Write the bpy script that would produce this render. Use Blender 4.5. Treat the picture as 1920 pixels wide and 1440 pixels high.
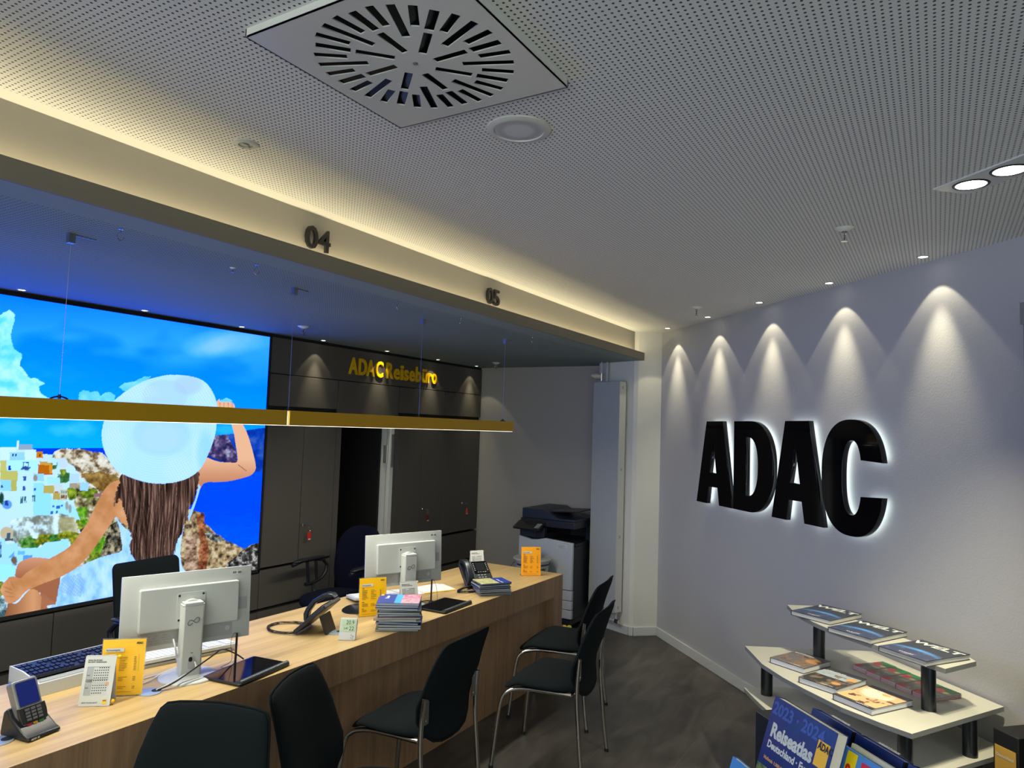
import bpy, bmesh, math, random
import numpy as np
from mathutils import Vector, Matrix
for o in list(bpy.data.objects): bpy.data.objects.remove(o)
S = bpy.context.scene
COL = S.collection
PI = math.pi
random.seed(7)
# ------------------------------------------------------------------ camera
R3 = [[0.513171, -0.85766, 0.032774], [0.071542, 0.004691, -0.997427], [0.855299, 0.514195, 0.063766]]
FPX = 1329.266
CAM = np.array([0.0, 0.0, 1.78])
cd = bpy.data.cameras.new('camera'); cam = bpy.data.objects.new('camera', cd); COL.objects.link(cam)
cd.sensor_width = 36.0; cd.lens = FPX/1920*36.0; cd.clip_start = 0.05; cd.clip_end = 60
M = Matrix.Identity(4)
for i in range(3):
    M[i][0] = R3[0][i]; M[i][1] = -R3[1][i]; M[i][2] = -R3[2][i]; M[i][3] = CAM[i]
cam.matrix_world = M
S.camera = cam
# ------------------------------------------------------------------ world, exposure
W = bpy.data.worlds.new('world'); S.world = W; W.use_nodes = True
W.node_tree.nodes['Background'].inputs[0].default_value = (0.88, 1.0, 0.97, 1)
W.node_tree.nodes['Background'].inputs[1].default_value = 2.8
S.view_settings.view_transform = 'Standard'; S.view_settings.look = 'None'
S.view_settings.gamma = 1; S.view_settings.exposure = 0.0; S.view_settings.use_curve_mapping = False
# light levels
L_PENDANT = 12.0      # W per metre of pendant
L_COVE = 1.25         # W per metre of cove strip
L_WALLSPOT = 5.0
L_BACKSPOT = 2.6
L_BIG = 120.0
L_REAR = 26.0
K_PRINT = 1.0
WARM = (1.0, 0.84, 0.50)
SOFTWARM = (1.0, 0.90, 0.62)
NEUT = (1.0, 0.96, 0.80)
# room constants
ZC = 2.70; ZS = 2.435; YB = 4.245; XW = 6.43; ZD = 0.742
B0 = Vector((6.204, 2.147, 0)); ANG = math.radians(45.4636)
DD = Vector((-math.cos(ANG), -math.sin(ANG), 0)); NN = Vector((-math.sin(ANG), math.cos(ANG), 0))
ROTD = math.atan2(DD.y, DD.x)

# ------------------------------------------------------------------ materials
def lin(c):
    return tuple((x/12.92 if x <= .04045 else ((x+.055)/1.055)**2.4) for x in [v/255.0 for v in c])
MATS = {}
def mat(name, color, rough=.5, metal=0.0, spec=.5, noise=0.0, nscale=40, bump=0.0, bscale=200, emit=None, estr=0.0, coat=0.0, trans=0.0, alpha=1.0, ior=1.45):
    if name in MATS: return MATS[name]
    m = bpy.data.materials.new(name); m.use_nodes = True
    nt = m.node_tree; b = nt.nodes['Principled BSDF']
    b.inputs['Base Color'].default_value = (*color, 1)
    b.inputs['Roughness'].default_value = rough; b.inputs['Metallic'].default_value = metal
    b.inputs['Specular IOR Level'].default_value = spec; b.inputs['IOR'].default_value = ior
    b.inputs['Coat Weight'].default_value = coat
    if trans: b.inputs['Transmission Weight'].default_value = trans
    if alpha < 1: b.inputs['Alpha'].default_value = alpha
    if emit:
        b.inputs['Emission Color'].default_value = (*emit, 1); b.inputs['Emission Strength'].default_value = estr
    tc = nt.nodes.new('ShaderNodeTexCoord')
    if noise:
        n = nt.nodes.new('ShaderNodeTexNoise'); n.inputs['Scale'].default_value = nscale; n.inputs['Detail'].default_value = 3
        nt.links.new(tc.outputs['Object'], n.inputs['Vector'])
        mr = nt.nodes.new('ShaderNodeMapRange'); mr.inputs[3].default_value = 1-noise; mr.inputs[4].default_value = 1+noise
        nt.links.new(n.outputs['Fac'], mr.inputs[0])
        mx = nt.nodes.new('ShaderNodeVectorMath'); mx.operation = 'SCALE'; mx.inputs[0].default_value = color
        nt.links.new(mr.outputs[0], mx.inputs['Scale']); nt.links.new(mx.outputs[0], b.inputs['Base Color'])
    if bump:
        n = nt.nodes.new('ShaderNodeTexNoise'); n.inputs['Scale'].default_value = bscale; n.inputs['Detail'].default_value = 2
        nt.links.new(tc.outputs['Object'], n.inputs['Vector'])
        bp = nt.nodes.new('ShaderNodeBump'); bp.inputs['Strength'].default_value = bump; bp.inputs['Distance'].default_value = .002
        nt.links.new(n.outputs['Fac'], bp.inputs['Height']); nt.links.new(bp.outputs[0], b.inputs['Normal'])
    MATS[name] = m
    return m
def emat(name, color, strength):
    if name in MATS: return MATS[name]
    m = bpy.data.materials.new(name); m.use_nodes = True; nt = m.node_tree; nt.nodes.clear()
    e = nt.nodes.new('ShaderNodeEmission'); e.inputs[0].default_value = (*color, 1); e.inputs[1].default_value = strength
    o = nt.nodes.new('ShaderNodeOutputMaterial'); nt.links.new(e.outputs[0], o.inputs[0]); MATS[name] = m
    return m
def perf_mat(name, color, ylo, yhi, px, py):
    m = bpy.data.materials.new(name); m.use_nodes = True; nt = m.node_tree; b = nt.nodes['Principled BSDF']
    b.inputs['Roughness'].default_value = .8; b.inputs['Specular IOR Level'].default_value = .2
    N = nt.nodes.new; K = nt.links.new
    tc = N('ShaderNodeTexCoord'); sub = N('ShaderNodeVectorMath'); sub.operation = 'SUBTRACT'; sub.inputs[1].default_value = (px, py, 0)
    K(tc.outputs['Object'], sub.inputs[0])
    sc = N('ShaderNodeVectorMath'); sc.operation = 'SCALE'; sc.inputs['Scale'].default_value = 1/.016; K(sub.outputs[0], sc.inputs[0])
    ad = N('ShaderNodeVectorMath'); ad.operation = 'ADD'; ad.inputs[1].default_value = (.5, .5, 0); K(sc.outputs[0], ad.inputs[0])
    fr = N('ShaderNodeVectorMath'); fr.operation = 'FRACTION'; K(ad.outputs[0], fr.inputs[0])
    s2 = N('ShaderNodeVectorMath'); s2.operation = 'SUBTRACT'; s2.inputs[1].default_value = (.5, .5, 0); K(fr.outputs[0], s2.inputs[0])
    ml = N('ShaderNodeVectorMath'); ml.operation = 'MULTIPLY'; ml.inputs[1].default_value = (1, 1, 0); K(s2.outputs[0], ml.inputs[0])
    le = N('ShaderNodeVectorMath'); le.operation = 'LENGTH'; K(ml.outputs[0], le.inputs[0])
    mr = N('ShaderNodeMapRange'); mr.inputs[1].default_value = .185; mr.inputs[2].default_value = .225; K(le.outputs['Value'], mr.inputs[0])
    sp = N('ShaderNodeSeparateXYZ'); K(tc.outputs['Object'], sp.inputs[0])
    g = N('ShaderNodeMath'); g.operation = 'GREATER_THAN'; g.inputs[1].default_value = yhi; K(sp.outputs['Y'], g.inputs[0])
    l = N('ShaderNodeMath'); l.operation = 'LESS_THAN'; l.inputs[1].default_value = ylo; K(sp.outputs['Y'], l.inputs[0])
    a1 = N('ShaderNodeMath'); a1.operation = 'MAXIMUM'; K(g.outputs[0], a1.inputs[0]); K(l.outputs[0], a1.inputs[1])
    a2 = N('ShaderNodeMath'); a2.operation = 'MAXIMUM'; K(a1.outputs[0], a2.inputs[0]); K(mr.outputs[0], a2.inputs[1])
    mx = N('ShaderNodeMix'); mx.data_type = 'RGBA'; K(a2.outputs[0], mx.inputs[0])
    mx.inputs[6].default_value = (.09, .09, .09, 1); mx.inputs[7].default_value = (*color, 1)
    K(mx.outputs[2], b.inputs['Base Color'])
    return m
def wood_mat(name, c1, c2, axis, rough=.45, scale=1.0):
    m = bpy.data.materials.new(name); m.use_nodes = True; nt = m.node_tree; b = nt.nodes['Principled BSDF']
    b.inputs['Roughness'].default_value = rough
    N = nt.nodes.new; K = nt.links.new
    tc = N('ShaderNodeTexCoord'); mp = N('ShaderNodeMapping'); s = [26*scale]*3; s[axis] = 1.3*scale; mp.inputs['Scale'].default_value = s
    K(tc.outputs['Object'], mp.inputs[0])
    n1 = N('ShaderNodeTexNoise'); n1.inputs['Scale'].default_value = 1.0; n1.inputs['Detail'].default_value = 6; n1.inputs['Distortion'].default_value = .6; K(mp.outputs[0], n1.inputs['Vector'])
    mp2 = N('ShaderNodeMapping'); s = [150*scale]*3; s[axis] = 3*scale; mp2.inputs['Scale'].default_value = s; K(tc.outputs['Object'], mp2.inputs[0])
    n2 = N('ShaderNodeTexNoise'); n2.inputs['Scale'].default_value = 1.0; n2.inputs['Detail'].default_value = 3; K(mp2.outputs[0], n2.inputs['Vector'])
    mm = N('ShaderNodeMath'); mm.operation = 'MULTIPLY_ADD'; mm.inputs[1].default_value = .35; K(n2.outputs['Fac'], mm.inputs[0])
    m3 = N('ShaderNodeMath'); m3.operation = 'MULTIPLY'; m3.inputs[1].default_value = .65; K(n1.outputs['Fac'], m3.inputs[0]); K(m3.outputs[0], mm.inputs[2])
    cr = N('ShaderNodeValToRGB'); cr.color_ramp.elements[0].position = .36; cr.color_ramp.elements[1].position = .62
    cr.color_ramp.elements[0].color = (*c2, 1); cr.color_ramp.elements[1].color = (*c1, 1)
    K(mm.outputs[0], cr.inputs[0]); K(cr.outputs[0], b.inputs['Base Color'])
    return m
def floor_mat():
    m = bpy.data.materials.new('stone_vinyl_tiles'); m.use_nodes = True; nt = m.node_tree; b = nt.nodes['Principled BSDF']
    N = nt.nodes.new; K = nt.links.new
    tc = N('ShaderNodeTexCoord')
    mp = N('ShaderNodeMapping'); mp.inputs['Location'].default_value = (.28, .04, 0); K(tc.outputs['Object'], mp.inputs[0])
    br = N('ShaderNodeTexBrick'); br.offset = .5; br.inputs['Scale'].default_value = 1.0
    br.inputs['Brick Width'].default_value = .9; br.inputs['Row Height'].default_value = .42; br.inputs['Mortar Size'].default_value = .0012
    br.inputs['Color1'].default_value = (.82, .82, .82, 1); br.inputs['Color2'].default_value = (1.12, 1.12, 1.12, 1); br.inputs['Mortar'].default_value = (1.7, 1.7, 1.7, 1)
    K(mp.outputs[0], br.inputs[0])
    mp2 = N('ShaderNodeMapping'); mp2.inputs['Scale'].default_value = (1.2, 4.0, 1); K(tc.outputs['Object'], mp2.inputs[0])
    n = N('ShaderNodeTexNoise'); n.inputs['Scale'].default_value = 2.2; n.inputs['Detail'].default_value = 7; n.inputs['Distortion'].default_value = .8; K(mp2.outputs[0], n.inputs['Vector'])
    cr = N('ShaderNodeValToRGB'); cr.color_ramp.elements[0].position = .3; cr.color_ramp.elements[1].position = .72
    cr.color_ramp.elements[0].color = (.030, .026, .023, 1); cr.color_ramp.elements[1].color = (.082, .074, .066, 1)
    K(n.outputs['Fac'], cr.inputs[0])
    mx = N('ShaderNodeMix'); mx.data_type = 'RGBA'; mx.blend_type = 'MULTIPLY'; mx.inputs[0].default_value = 1; K(cr.outputs[0], mx.inputs[6]); K(br.outputs['Color'], mx.inputs[7])
    K(mx.outputs[2], b.inputs['Base Color']); b.inputs['Roughness'].default_value = .42
    return m
M_CEIL = perf_mat('perforated_plasterboard', (.86, .86, .825), -50, 2.272, 1.436, 1.393)
M_LOWCEIL = perf_mat('perforated_lower_ceiling', (.25, .315, .31), 2.42, 50, 1.436, 2.44)  # white paint, with shade and blue picture glow put into the base colour
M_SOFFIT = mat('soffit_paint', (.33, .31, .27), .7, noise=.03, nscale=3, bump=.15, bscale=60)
M_WALLD = mat('plaster_white', (.46, .46, .47), .75, bump=.35, bscale=110)
M_WALLS = mat('plaster_taupe', (.40, .375, .35), .75, bump=.25, bscale=110)
M_PILLAR = mat('plaster_cream', (.72, .70, .63), .75, bump=.35, bscale=110)
M_BASE = mat('skirting_white', (.62, .62, .61), .4)
M_CAB = mat('anthracite_laminate', (.088, .080, .070), .42, spec=.4)
M_GAP = mat('shadow_gap_black', (.008, .008, .008), .7)
M_FLOOR = floor_mat()
M_TOP = wood_mat('oak_top', (.54, .375, .16), (.41, .275, .11), 0)
M_OAKV = wood_mat('oak_vertical', (.38, .228, .122), (.25, .147, .078), 2)  # same oak as the top, shade of the upright faces put into the colour
M_FABRIC = mat('black_fabric', (.007, .0105, .012), .95, spec=.15, noise=.25, nscale=900, bump=.3, bscale=900)
M_NAVY = mat('navy_fabric', (.004, .005, .013), .95, spec=.15, bump=.3, bscale=900)
M_CHROME = mat('chrome', (.55, .53, .50), .16, 1.0)
M_STEEL = mat('brushed_steel', (.45, .44, .42), .35, 1.0)
M_WPL = mat('white_plastic', (.50, .52, .50), .38)
M_GPL = mat('grey_plastic', (.36, .365, .37), .45)
M_BPL = mat('black_plastic', (.012, .013, .015), .35)
M_BGLOSS = mat('black_gloss', (.004, .004, .005), .06, spec=.6)
M_BLK = mat('black_matte', (.004, .004, .004), .6)
M_YEL = mat('yellow_paint', lin((188, 144, 0)), .42)
M_SIGNY = mat('sign_yellow', lin((250, 192, 10)), .4)
M_SIGNO = mat('sign_orange', lin((255, 168, 10)), .4)
M_PAPER = mat('paper_white', (.62, .64, .62), .7)
M_INK = mat('ink_dark', (.03, .03, .03), .7)
M_INKG = mat('ink_grey', (.30, .31, .30), .7)
M_RED = mat('red_plastic', (.60, .02, .012), .35)
M_GREY = mat('grey_table_edge', (.22, .23, .23), .5)
M_TABLE = mat('table_top_grey', (.52, .52, .46), .45, noise=.04, nscale=400)
M_POST = mat('dark_metal_post', (.05, .055, .06), .32, .85)
M_RAD = mat('radiator_enamel', (.44, .46, .48), .4)
M_LAMP = emat('lamp_face', (1.0, .97, .92), 14)
M_LAMPS = emat('small_lamp_face', (1.0, .95, .85), 9)
M_DIFF = emat('pendant_diffuser', (1.0, .96, .85), 3.0)
M_HALO = emat('halo_led', (.84, .97, 1.0), 2.8)
M_CLR = mat('clear_acrylic', (.9, .92, .92), .08, trans=.9, alpha=.35)

# ------------------------------------------------------------------ geometry helpers
def setp(o, label=None, cat=None, group=None, kind=None):
    if label: o['label'] = label
    if cat: o['category'] = cat
    if group: o['group'] = group
    if kind: o['kind'] = kind
    return o
def link(name, me, m=None, parent=None, smooth=False):
    o = bpy.data.objects.new(name, me); COL.objects.link(o)
    if m is not None:
        ms = m if isinstance(m, (list, tuple)) else [m]
        me.materials.clear()
        for q in ms: me.materials.append(q)
    if parent: o.parent = parent
    if smooth:
        for p in me.polygons: p.use_smooth = True
    return o
def empty(name, loc=(0, 0, 0), rz=0.0):
    o = bpy.data.objects.new(name, None); COL.objects.link(o); o.location = loc; o.rotation_euler = (0, 0, rz); o.empty_display_size = .1
    return o
def copy_tree(o, parent=None):
    c = o.copy(); COL.objects.link(c)
    if parent: c.parent = parent
    for ch in list(o.children): copy_tree(ch, c)
    return c
def build(name, bm, m, parent=None, smooth=False, bevel=0.0, seg=2, angle=40):
    bmesh.ops.recalc_face_normals(bm, faces=bm.faces)
    me = bpy.data.meshes.new(name); bm.to_mesh(me); bm.free()
    o = link(name, me, m, parent)
    if bevel:
        md = o.modifiers.new('bevel', 'BEVEL'); md.width = bevel; md.segments = seg; md.limit_method = 'ANGLE'; md.angle_limit = math.radians(35)
    if smooth or bevel:
        for p in me.polygons: p.use_smooth = True
        a = math.radians(angle)
        for e in me.edges: e.use_edge_sharp = False
        bm2 = bmesh.new(); bm2.from_mesh(me)
        for e in bm2.edges:
            if len(e.link_faces) == 2 and e.calc_face_angle(0) > a: e.smooth = False
        bm2.to_mesh(me); bm2.free()
    return o
def B(): return bmesh.new()
def box(bm, a, b, mi=0, mtx=None):
    x0, y0, z0 = a; x1, y1, z1 = b
    v = [bm.verts.new(p) for p in ((x0,y0,z0),(x1,y0,z0),(x1,y1,z0),(x0,y1,z0),(x0,y0,z1),(x1,y0,z1),(x1,y1,z1),(x0,y1,z1))]
    for f in ((0,3,2,1),(4,5,6,7),(0,1,5,4),(1,2,6,5),(2,3,7,6),(3,0,4,7)):
        fc = bm.faces.new([v[i] for i in f]); fc.material_index = mi
    if mtx is not None: bmesh.ops.transform(bm, matrix=mtx, verts=v)
    return v
def prism(bm, poly, z0, z1, mi=0, mtx=None):
    n = len(poly); lo = [bm.verts.new((p[0], p[1], z0)) for p in poly]; hi = [bm.verts.new((p[0], p[1], z1)) for p in poly]
    fs = [bm.faces.new(lo[::-1]), bm.faces.new(hi)]
    for i in range(n): fs.append(bm.faces.new((lo[i], lo[(i+1) % n], hi[(i+1) % n], hi[i])))
    for f in fs: f.material_index = mi
    if mtx is not None: bmesh.ops.transform(bm, matrix=mtx, verts=lo+hi)
def lathe(bm, prof, seg=32, c=(0, 0, 0), mtx=None, mi=0):
    rings = []; allv = []
    for r, z in prof:
        if r < 1e-6: v = [bm.verts.new((c[0], c[1], c[2]+z))]
        else: v = [bm.verts.new((c[0]+r*math.cos(2*PI*k/seg), c[1]+r*math.sin(2*PI*k/seg), c[2]+z)) for k in range(seg)]
        rings.append(v); allv += v
    for a, b in zip(rings, rings[1:]):
        for k in range(seg):
            k2 = (k+1) % seg
            if len(a) == 1 and len(b) == 1: continue
            if len(a) == 1: f = bm.faces.new((a[0], b[k], b[k2]))
            elif len(b) == 1: f = bm.faces.new((a[k], a[k2], b[0]))
            else: f = bm.faces.new((a[k], a[k2], b[k2], b[k]))
            f.material_index = mi
    if mtx is not None: bmesh.ops.transform(bm, matrix=mtx, verts=allv)
def tube(bm, pts, r, seg=10, closed=False, mi=0, sub=0):
    P = [Vector(p) for p in pts]
    if sub:
        Q = []; n = len(P)
        rng = range(n if closed else n-1)
        for i in rng:
            p0 = P[(i-1) % n] if (closed or i > 0) else P[0]; p1 = P[i]; p2 = P[(i+1) % n]; p3 = P[(i+2) % n] if (closed or i+2 < n) else P[-1]
            for k in range(sub):
                t = k/sub
                Q.append(.5*((2*p1)+(-p0+p2)*t+(2*p0-5*p1+4*p2-p3)*t*t+(-p0+3*p1-3*p2+p3)*t**3))
        if not closed: Q.append(P[-1])
        P = Q
    n = len(P); rings = []; up = None
    for i, p in enumerate(P):
        if closed: t = (P[(i+1) % n]-P[i-1]).normalized()
        else: t = (P[min(i+1, n-1)]-P[max(i-1, 0)]).normalized()
        if up is None:
            up = t.cross(Vector((0, 0, 1)))
            if up.length < .05: up = t.cross(Vector((1, 0, 0)))
            up.normalize()
        else: up = (up-t*up.dot(t)).normalized()
        w = t.cross(up); rr = r[i] if isinstance(r, list) else r
        rings.append([bm.verts.new(p+up*rr*math.cos(2*PI*k/seg)+w*rr*math.sin(2*PI*k/seg)) for k in range(seg)])
    for i in range(n if closed else n-1):
        a, b = rings[i], rings[(i+1) % n]
        for k in range(seg):
            f = bm.faces.new((a[k], a[(k+1) % seg], b[(k+1) % seg], b[k])); f.material_index = mi
    if not closed:
        bm.faces.new(rings[0][::-1]); bm.faces.new(rings[-1])
def cyl(bm, p0, p1, r, seg=20, mi=0): tube(bm, [p0, p1], r, seg, mi=mi)
def pillow(bm, outline, th, fn, pw=5):
    """closed cushion: outline 2D points, thickness each side, fn(u,v,w)->3D"""
    cx = sum(p[0] for p in outline)/len(outline); cy = sum(p[1] for p in outline)/len(outline)
    S_ = [0, .35, .6, .78, .88, .94, .975, .993, 1.0]
    n = len(outline)
    def ring(s, side):
        w = side*th*max(0.0, 1-s**pw)**(.5)
        if s == 0: return [bm.verts.new(fn(cx, cy, w))]
        return [bm.verts.new(fn(cx+(p[0]-cx)*s, cy+(p[1]-cy)*s, w)) for p in outline]
    top = [ring(s, 1) for s in S_]; bot = [ring(s, -1) for s in S_[:-1]]+[top[-1]]
    for rs, fl in ((top, False), (bot, True)):
        for a, b in zip(rs, rs[1:]):
            for k in range(n):
                k2 = (k+1) % n
                vs = (a[0], b[k], b[k2]) if len(a) == 1 else (a[k], b[k], b[k2], a[k2])
                bm.faces.new(vs[::-1] if fl else vs)
def superell(a, b, n, N=48, cx=0, cy=0):
    out = []
    for k in range(N):
        t = 2*PI*k/N; c, s = math.cos(t), math.sin(t)
        out.append((cx+a*math.copysign(abs(c)**(2/n), c), cy+b*math.copysign(abs(s)**(2/n), s)))
    return out
def rrect(w, h, r, cx=0, cy=0, n=5):
    out = []
    for sx, sy, a0 in ((1, 1, 0), (-1, 1, PI/2), (-1, -1, PI), (1, -1, 1.5*PI)):
        for k in range(n+1):
            a = a0+PI/2*k/n; out.append((cx+sx*(w/2-r)+r*math.cos(a), cy+sy*(h/2-r)+r*math.sin(a)))
    return out
def curve_mesh(loops, depth, bevel=0.0, name='shape'):
    """2D outline loops (holes by even-odd), extruded depth, centred on z=0"""
    cu = bpy.data.curves.new(name, 'CURVE'); cu.dimensions = '2D'; cu.fill_mode = 'BOTH'; cu.extrude = max(depth/2-bevel, 0); cu.bevel_depth = bevel; cu.bevel_resolution = 1
    if bevel: cu.offset = -bevel
    for lp in loops:
        s = cu.splines.new('POLY'); s.points.add(len(lp)-1)
        for i, p in enumerate(lp): s.points[i].co = (p[0], p[1], 0, 1)
        s.use_cyclic_u = True
    return curve_to_mesh(cu, name)
def curve_to_mesh(cu, name):
    o = bpy.data.objects.new(name, cu); COL.objects.link(o)
    dg = bpy.context.evaluated_depsgraph_get(); dg.update()
    me = bpy.data.meshes.new_from_object(o.evaluated_get(dg)); me.name = name
    bpy.data.objects.remove(o); bpy.data.curves.remove(cu)
    return me
def upright(me, dy=0.0):
    """xy drawing -> xz, front faces -Y"""
    me.transform(Matrix(((1, 0, 0, 0), (0, 0, -1, dy), (0, 1, 0, 0), (0, 0, 0, 1)))); return me
def text_mesh(body, height, depth=.0006, bold=0.0, sx=1.0, align='LEFT', name='lettering', shear=0.0, line=1.0):
    cu = bpy.data.curves.new(name, 'FONT'); cu.body = body; cu.size = height/.70; cu.extrude = depth/2; cu.offset = bold*height; cu.shear = shear
    cu.align_x = align; cu.resolution_u = 3; cu.space_line = line
    me = curve_to_mesh(cu, name); me.transform(Matrix.Diagonal((sx, 1, 1, 1)))
    return me
def frame(org, right, up):
    r = Vector(right).normalized(); u = Vector(up); u = (u-r*u.dot(r)).normalized(); n = r.cross(u)
    m = Matrix.Identity(4)
    for i in range(3): m[i][0] = r[i]; m[i][1] = u[i]; m[i][2] = n[i]; m[i][3] = org[i]
    return m
def put_text(body, height, mtx, m, parent=None, name='lettering', **k):
    me = text_mesh(body, height, name=name, **k); me.transform(mtx); return link(name, me, m, parent)
def put_rect(bm, mtx, x0, y0, x1, y1, z=.0004, mi=0, t=.0004):
    box(bm, (x0, y0, z-t), (x1, y1, z), mi, mtx)
def smoothstep(x): x = max(0, min(1, x)); return x*x*(3-2*x)
def spot(name, loc, target, power, angle, blend, color, size=.03, parent=None):
    l = bpy.data.lights.new(name, 'SPOT'); l.energy = power; l.spot_size = math.radians(angle); l.spot_blend = blend; l.color = color; l.shadow_soft_size = size
    o = bpy.data.objects.new(name, l); COL.objects.link(o); o.location = loc
    d = Vector(target)-Vector(loc); o.rotation_euler = d.to_track_quat('-Z', 'Y').to_euler()
    if parent: o.parent = parent
    return o
def area(name, loc, rot, sx, sy, power, color, parent=None, spread=180):
    l = bpy.data.lights.new(name, 'AREA'); l.shape = 'RECTANGLE'; l.size = sx; l.size_y = sy; l.energy = power; l.color = color; l.spread = math.radians(spread)
    o = bpy.data.objects.new(name, l); COL.objects.link(o); o.location = loc; o.rotation_euler = rot
    if parent: o.parent = parent
    return o

# ================================================================== THE ROOM
bm = B(); prism(bm, [(-3, 4.95), (6.9, 4.95), (6.9, 2.2), (6.5, 1.85), (.46, -4.28), (-3, -4.28)], -.06, 0)
setp(build('floor', bm, M_FLOOR), kind='structure')
bm = B(); prism(bm, [(-3, 2.36), (6.50, 2.36), (6.50, 2.22), (6.50, 1.85), (.46, -4.28), (-3, -4.28)], ZC, ZC+.05)
setp(build('ceiling', bm, M_CEIL), kind='structure')
bm = B(); prism(bm, [(-3, 2.262), (6.033, 2.262), (6.06, 2.37), (6.206, 2.763), (6.5, 2.763), (6.5, YB+.7), (-3, YB+.7)], ZS, ZS+.012)
setp(build('ceiling_lower', bm, M_LOWCEIL), kind='structure')
bm = B()
box(bm, (-3, 2.35, ZS+.012), (6.05, 2.37, ZC)); box(bm, (-3, 2.262, ZS+.012), (6.033, 2.35, ZS+.02))
setp(build('trim_1', bm, M_SOFFIT), kind='structure')
bm = B(); box(bm, (-3, 2.25, ZS), (6.033, 2.262, 2.503)); setp(build('trim_4', bm, mat('lip_shaded', (.20, .18, .145), .7)), kind='structure')  # little light reaches the lip; that shade is put into its darker colour
# LED strip lying in the trough behind the lip
led = empty('cove_light', (1.5, 2.306, 2.468)); setp(led, 'hidden warm light strip in the trough of the ceiling step', 'light')
bm = B(); box(bm, (-4.4, -.006, 0), (4.5, .006, .006)); build('strip_profile', bm, M_WPL, led)
area('cove_glow', (0.05, 0, .012), (PI, 0, 0), 8.9, .012, L_COVE*8.9, WARM, led)
# wall with the big letters
bm = B()
def onwall(s, z, off=0): p = B0+DD*s+NN*off; return (p.x, p.y, z)
def wallprism(bm, s0, s1, o0, o1, z0, z1, mi=0):
    prism(bm, [onwall(s0, 0, o0)[:2], onwall(s1, 0, o0)[:2], onwall(s1, 0, o1)[:2], onwall(s0, 0, o1)[:2]], z0, z1, mi)
wallprism(bm, 0, 3.48, 0, -.12, 0, ZC); setp(build('wall_right', bm, M_WALLD), kind='structure')
bm = B(); wallprism(bm, 3.48, 8.6, -.12, -.3, 0, ZC); setp(build('wall_right_entrance', bm, mat('dark_entrance', (.03, .04, .06), .5)), kind='structure')
bm = B(); wallprism(bm, 3.74, 4.35, .27, .33, 0, 2.25); wallprism(bm, 3.733, 4.36, .262, .338, 2.25, 2.335)
setp(build('partition_panel', bm, mat('grey_green_laminate', (.16, .17, .165), .45)), 'tall grey partition panel standing at right edge before the white wall', 'panel')
bm = B(); prism(bm, [(6.204, 2.147), (6.052, 2.311), (6.047, 2.35), (6.206, 2.763), (6.9, 2.763), (6.9, 1.9)], 0, ZC)
setp(build('wall_pillar', bm, M_PILLAR), kind='structure')
bm = B(); box(bm, (XW, 2.763, 0), (XW+.12, YB+.7, ZS)); setp(build('wall_side', bm, M_WALLS), kind='structure')
bm = B(); box(bm, (XW-.004, 3.02, 2.395), (XW, 2.763+.04, ZS)); setp(build('trim_2', bm, M_WALLS), kind='structure')
bm = B(); box(bm, (-3.1, 2.3, 0), (-3, YB+.66, ZC+.05)); setp(build('wall_left', bm, M_WALLS), kind='structure')
bm = B(); box(bm, (-3, -4.1, 0), (.3, -3.98, ZC+.05)); setp(build('wall_rear', bm, M_WALLS), kind='structure')
# skirting
H = .075
def skirt(name, pts):
    bm = B()
    for (a, b) in zip(pts, pts[1:]):
        a = Vector(a); b = Vector(b); d = (b-a).normalized(); n = Vector((-d.y, d.x))
        prism(bm, [tuple(a), tuple(b), tuple(b+n*.014), tuple(a+n*.014)], 0, H)
    setp(build(name, bm, M_BASE, bevel=.002), kind='structure')
e = B0+DD*3.48
skirt('baseboard_right', [(e.x, e.y), (B0.x, B0.y)]); skirt('baseboard_pillar', [(6.204, 2.147), (6.052, 2.311), (6.047, 2.35), (6.206, 2.763)])
skirt('baseboard_side', [(XW, 2.77), (XW, YB)])
# back wall behind the cupboards and the dark passage
bm = B(); box(bm, (-3, YB+.56, 0), (4.34, YB+.66, ZS)); box(bm, (5.01, YB+.56, 0), (6.5, YB+.66, ZS))
setp(build('wall_back', bm, M_WALLS), kind='structure')
bm = B(); box(bm, (4.0, 5.9, 0), (5.4, 6.0, ZS)); box(bm, (4.24, YB+.66, 0), (4.34, 5.9, ZS)); box(bm, (5.01, YB+.66, 0), (5.11, 5.9, ZS)); box(bm, (4.2, YB+.56, ZS), (5.2, 6, ZS+.05)); box(bm, (4.2, 4.9, -.06), (5.2, 6, 0))
setp(build('wall_passage', bm, M_BLK), kind='structure')
dr = empty('door_1', (4.90, YB, 0)); dr['kind'] = 'structure'
bm = B(); box(bm, (0.0, .03, 0), (.045, .10, 1.798)); box(bm, (.065, .0, 0), (.11, .10, 1.798)); box(bm, (.045, .05, 0), (.065, .10, 1.798)); build('door_jamb', bm, M_PAPER, dr)
bm = B(); box(bm, (.004, .022, 1.44), (.04, .03, 1.60)); cyl(bm, (.055, .03, 1.44), (.055, .03, 1.60), .009); box(bm, (.072, -.008, 1.40), (.10, 0, 1.70)); build('hinge', bm, M_STEEL, dr)
bm = B(); box(bm, (-.03, .05, 0), (-.005, .56, 1.798)); build('door_leaf', bm, M_GAP, dr)

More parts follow.
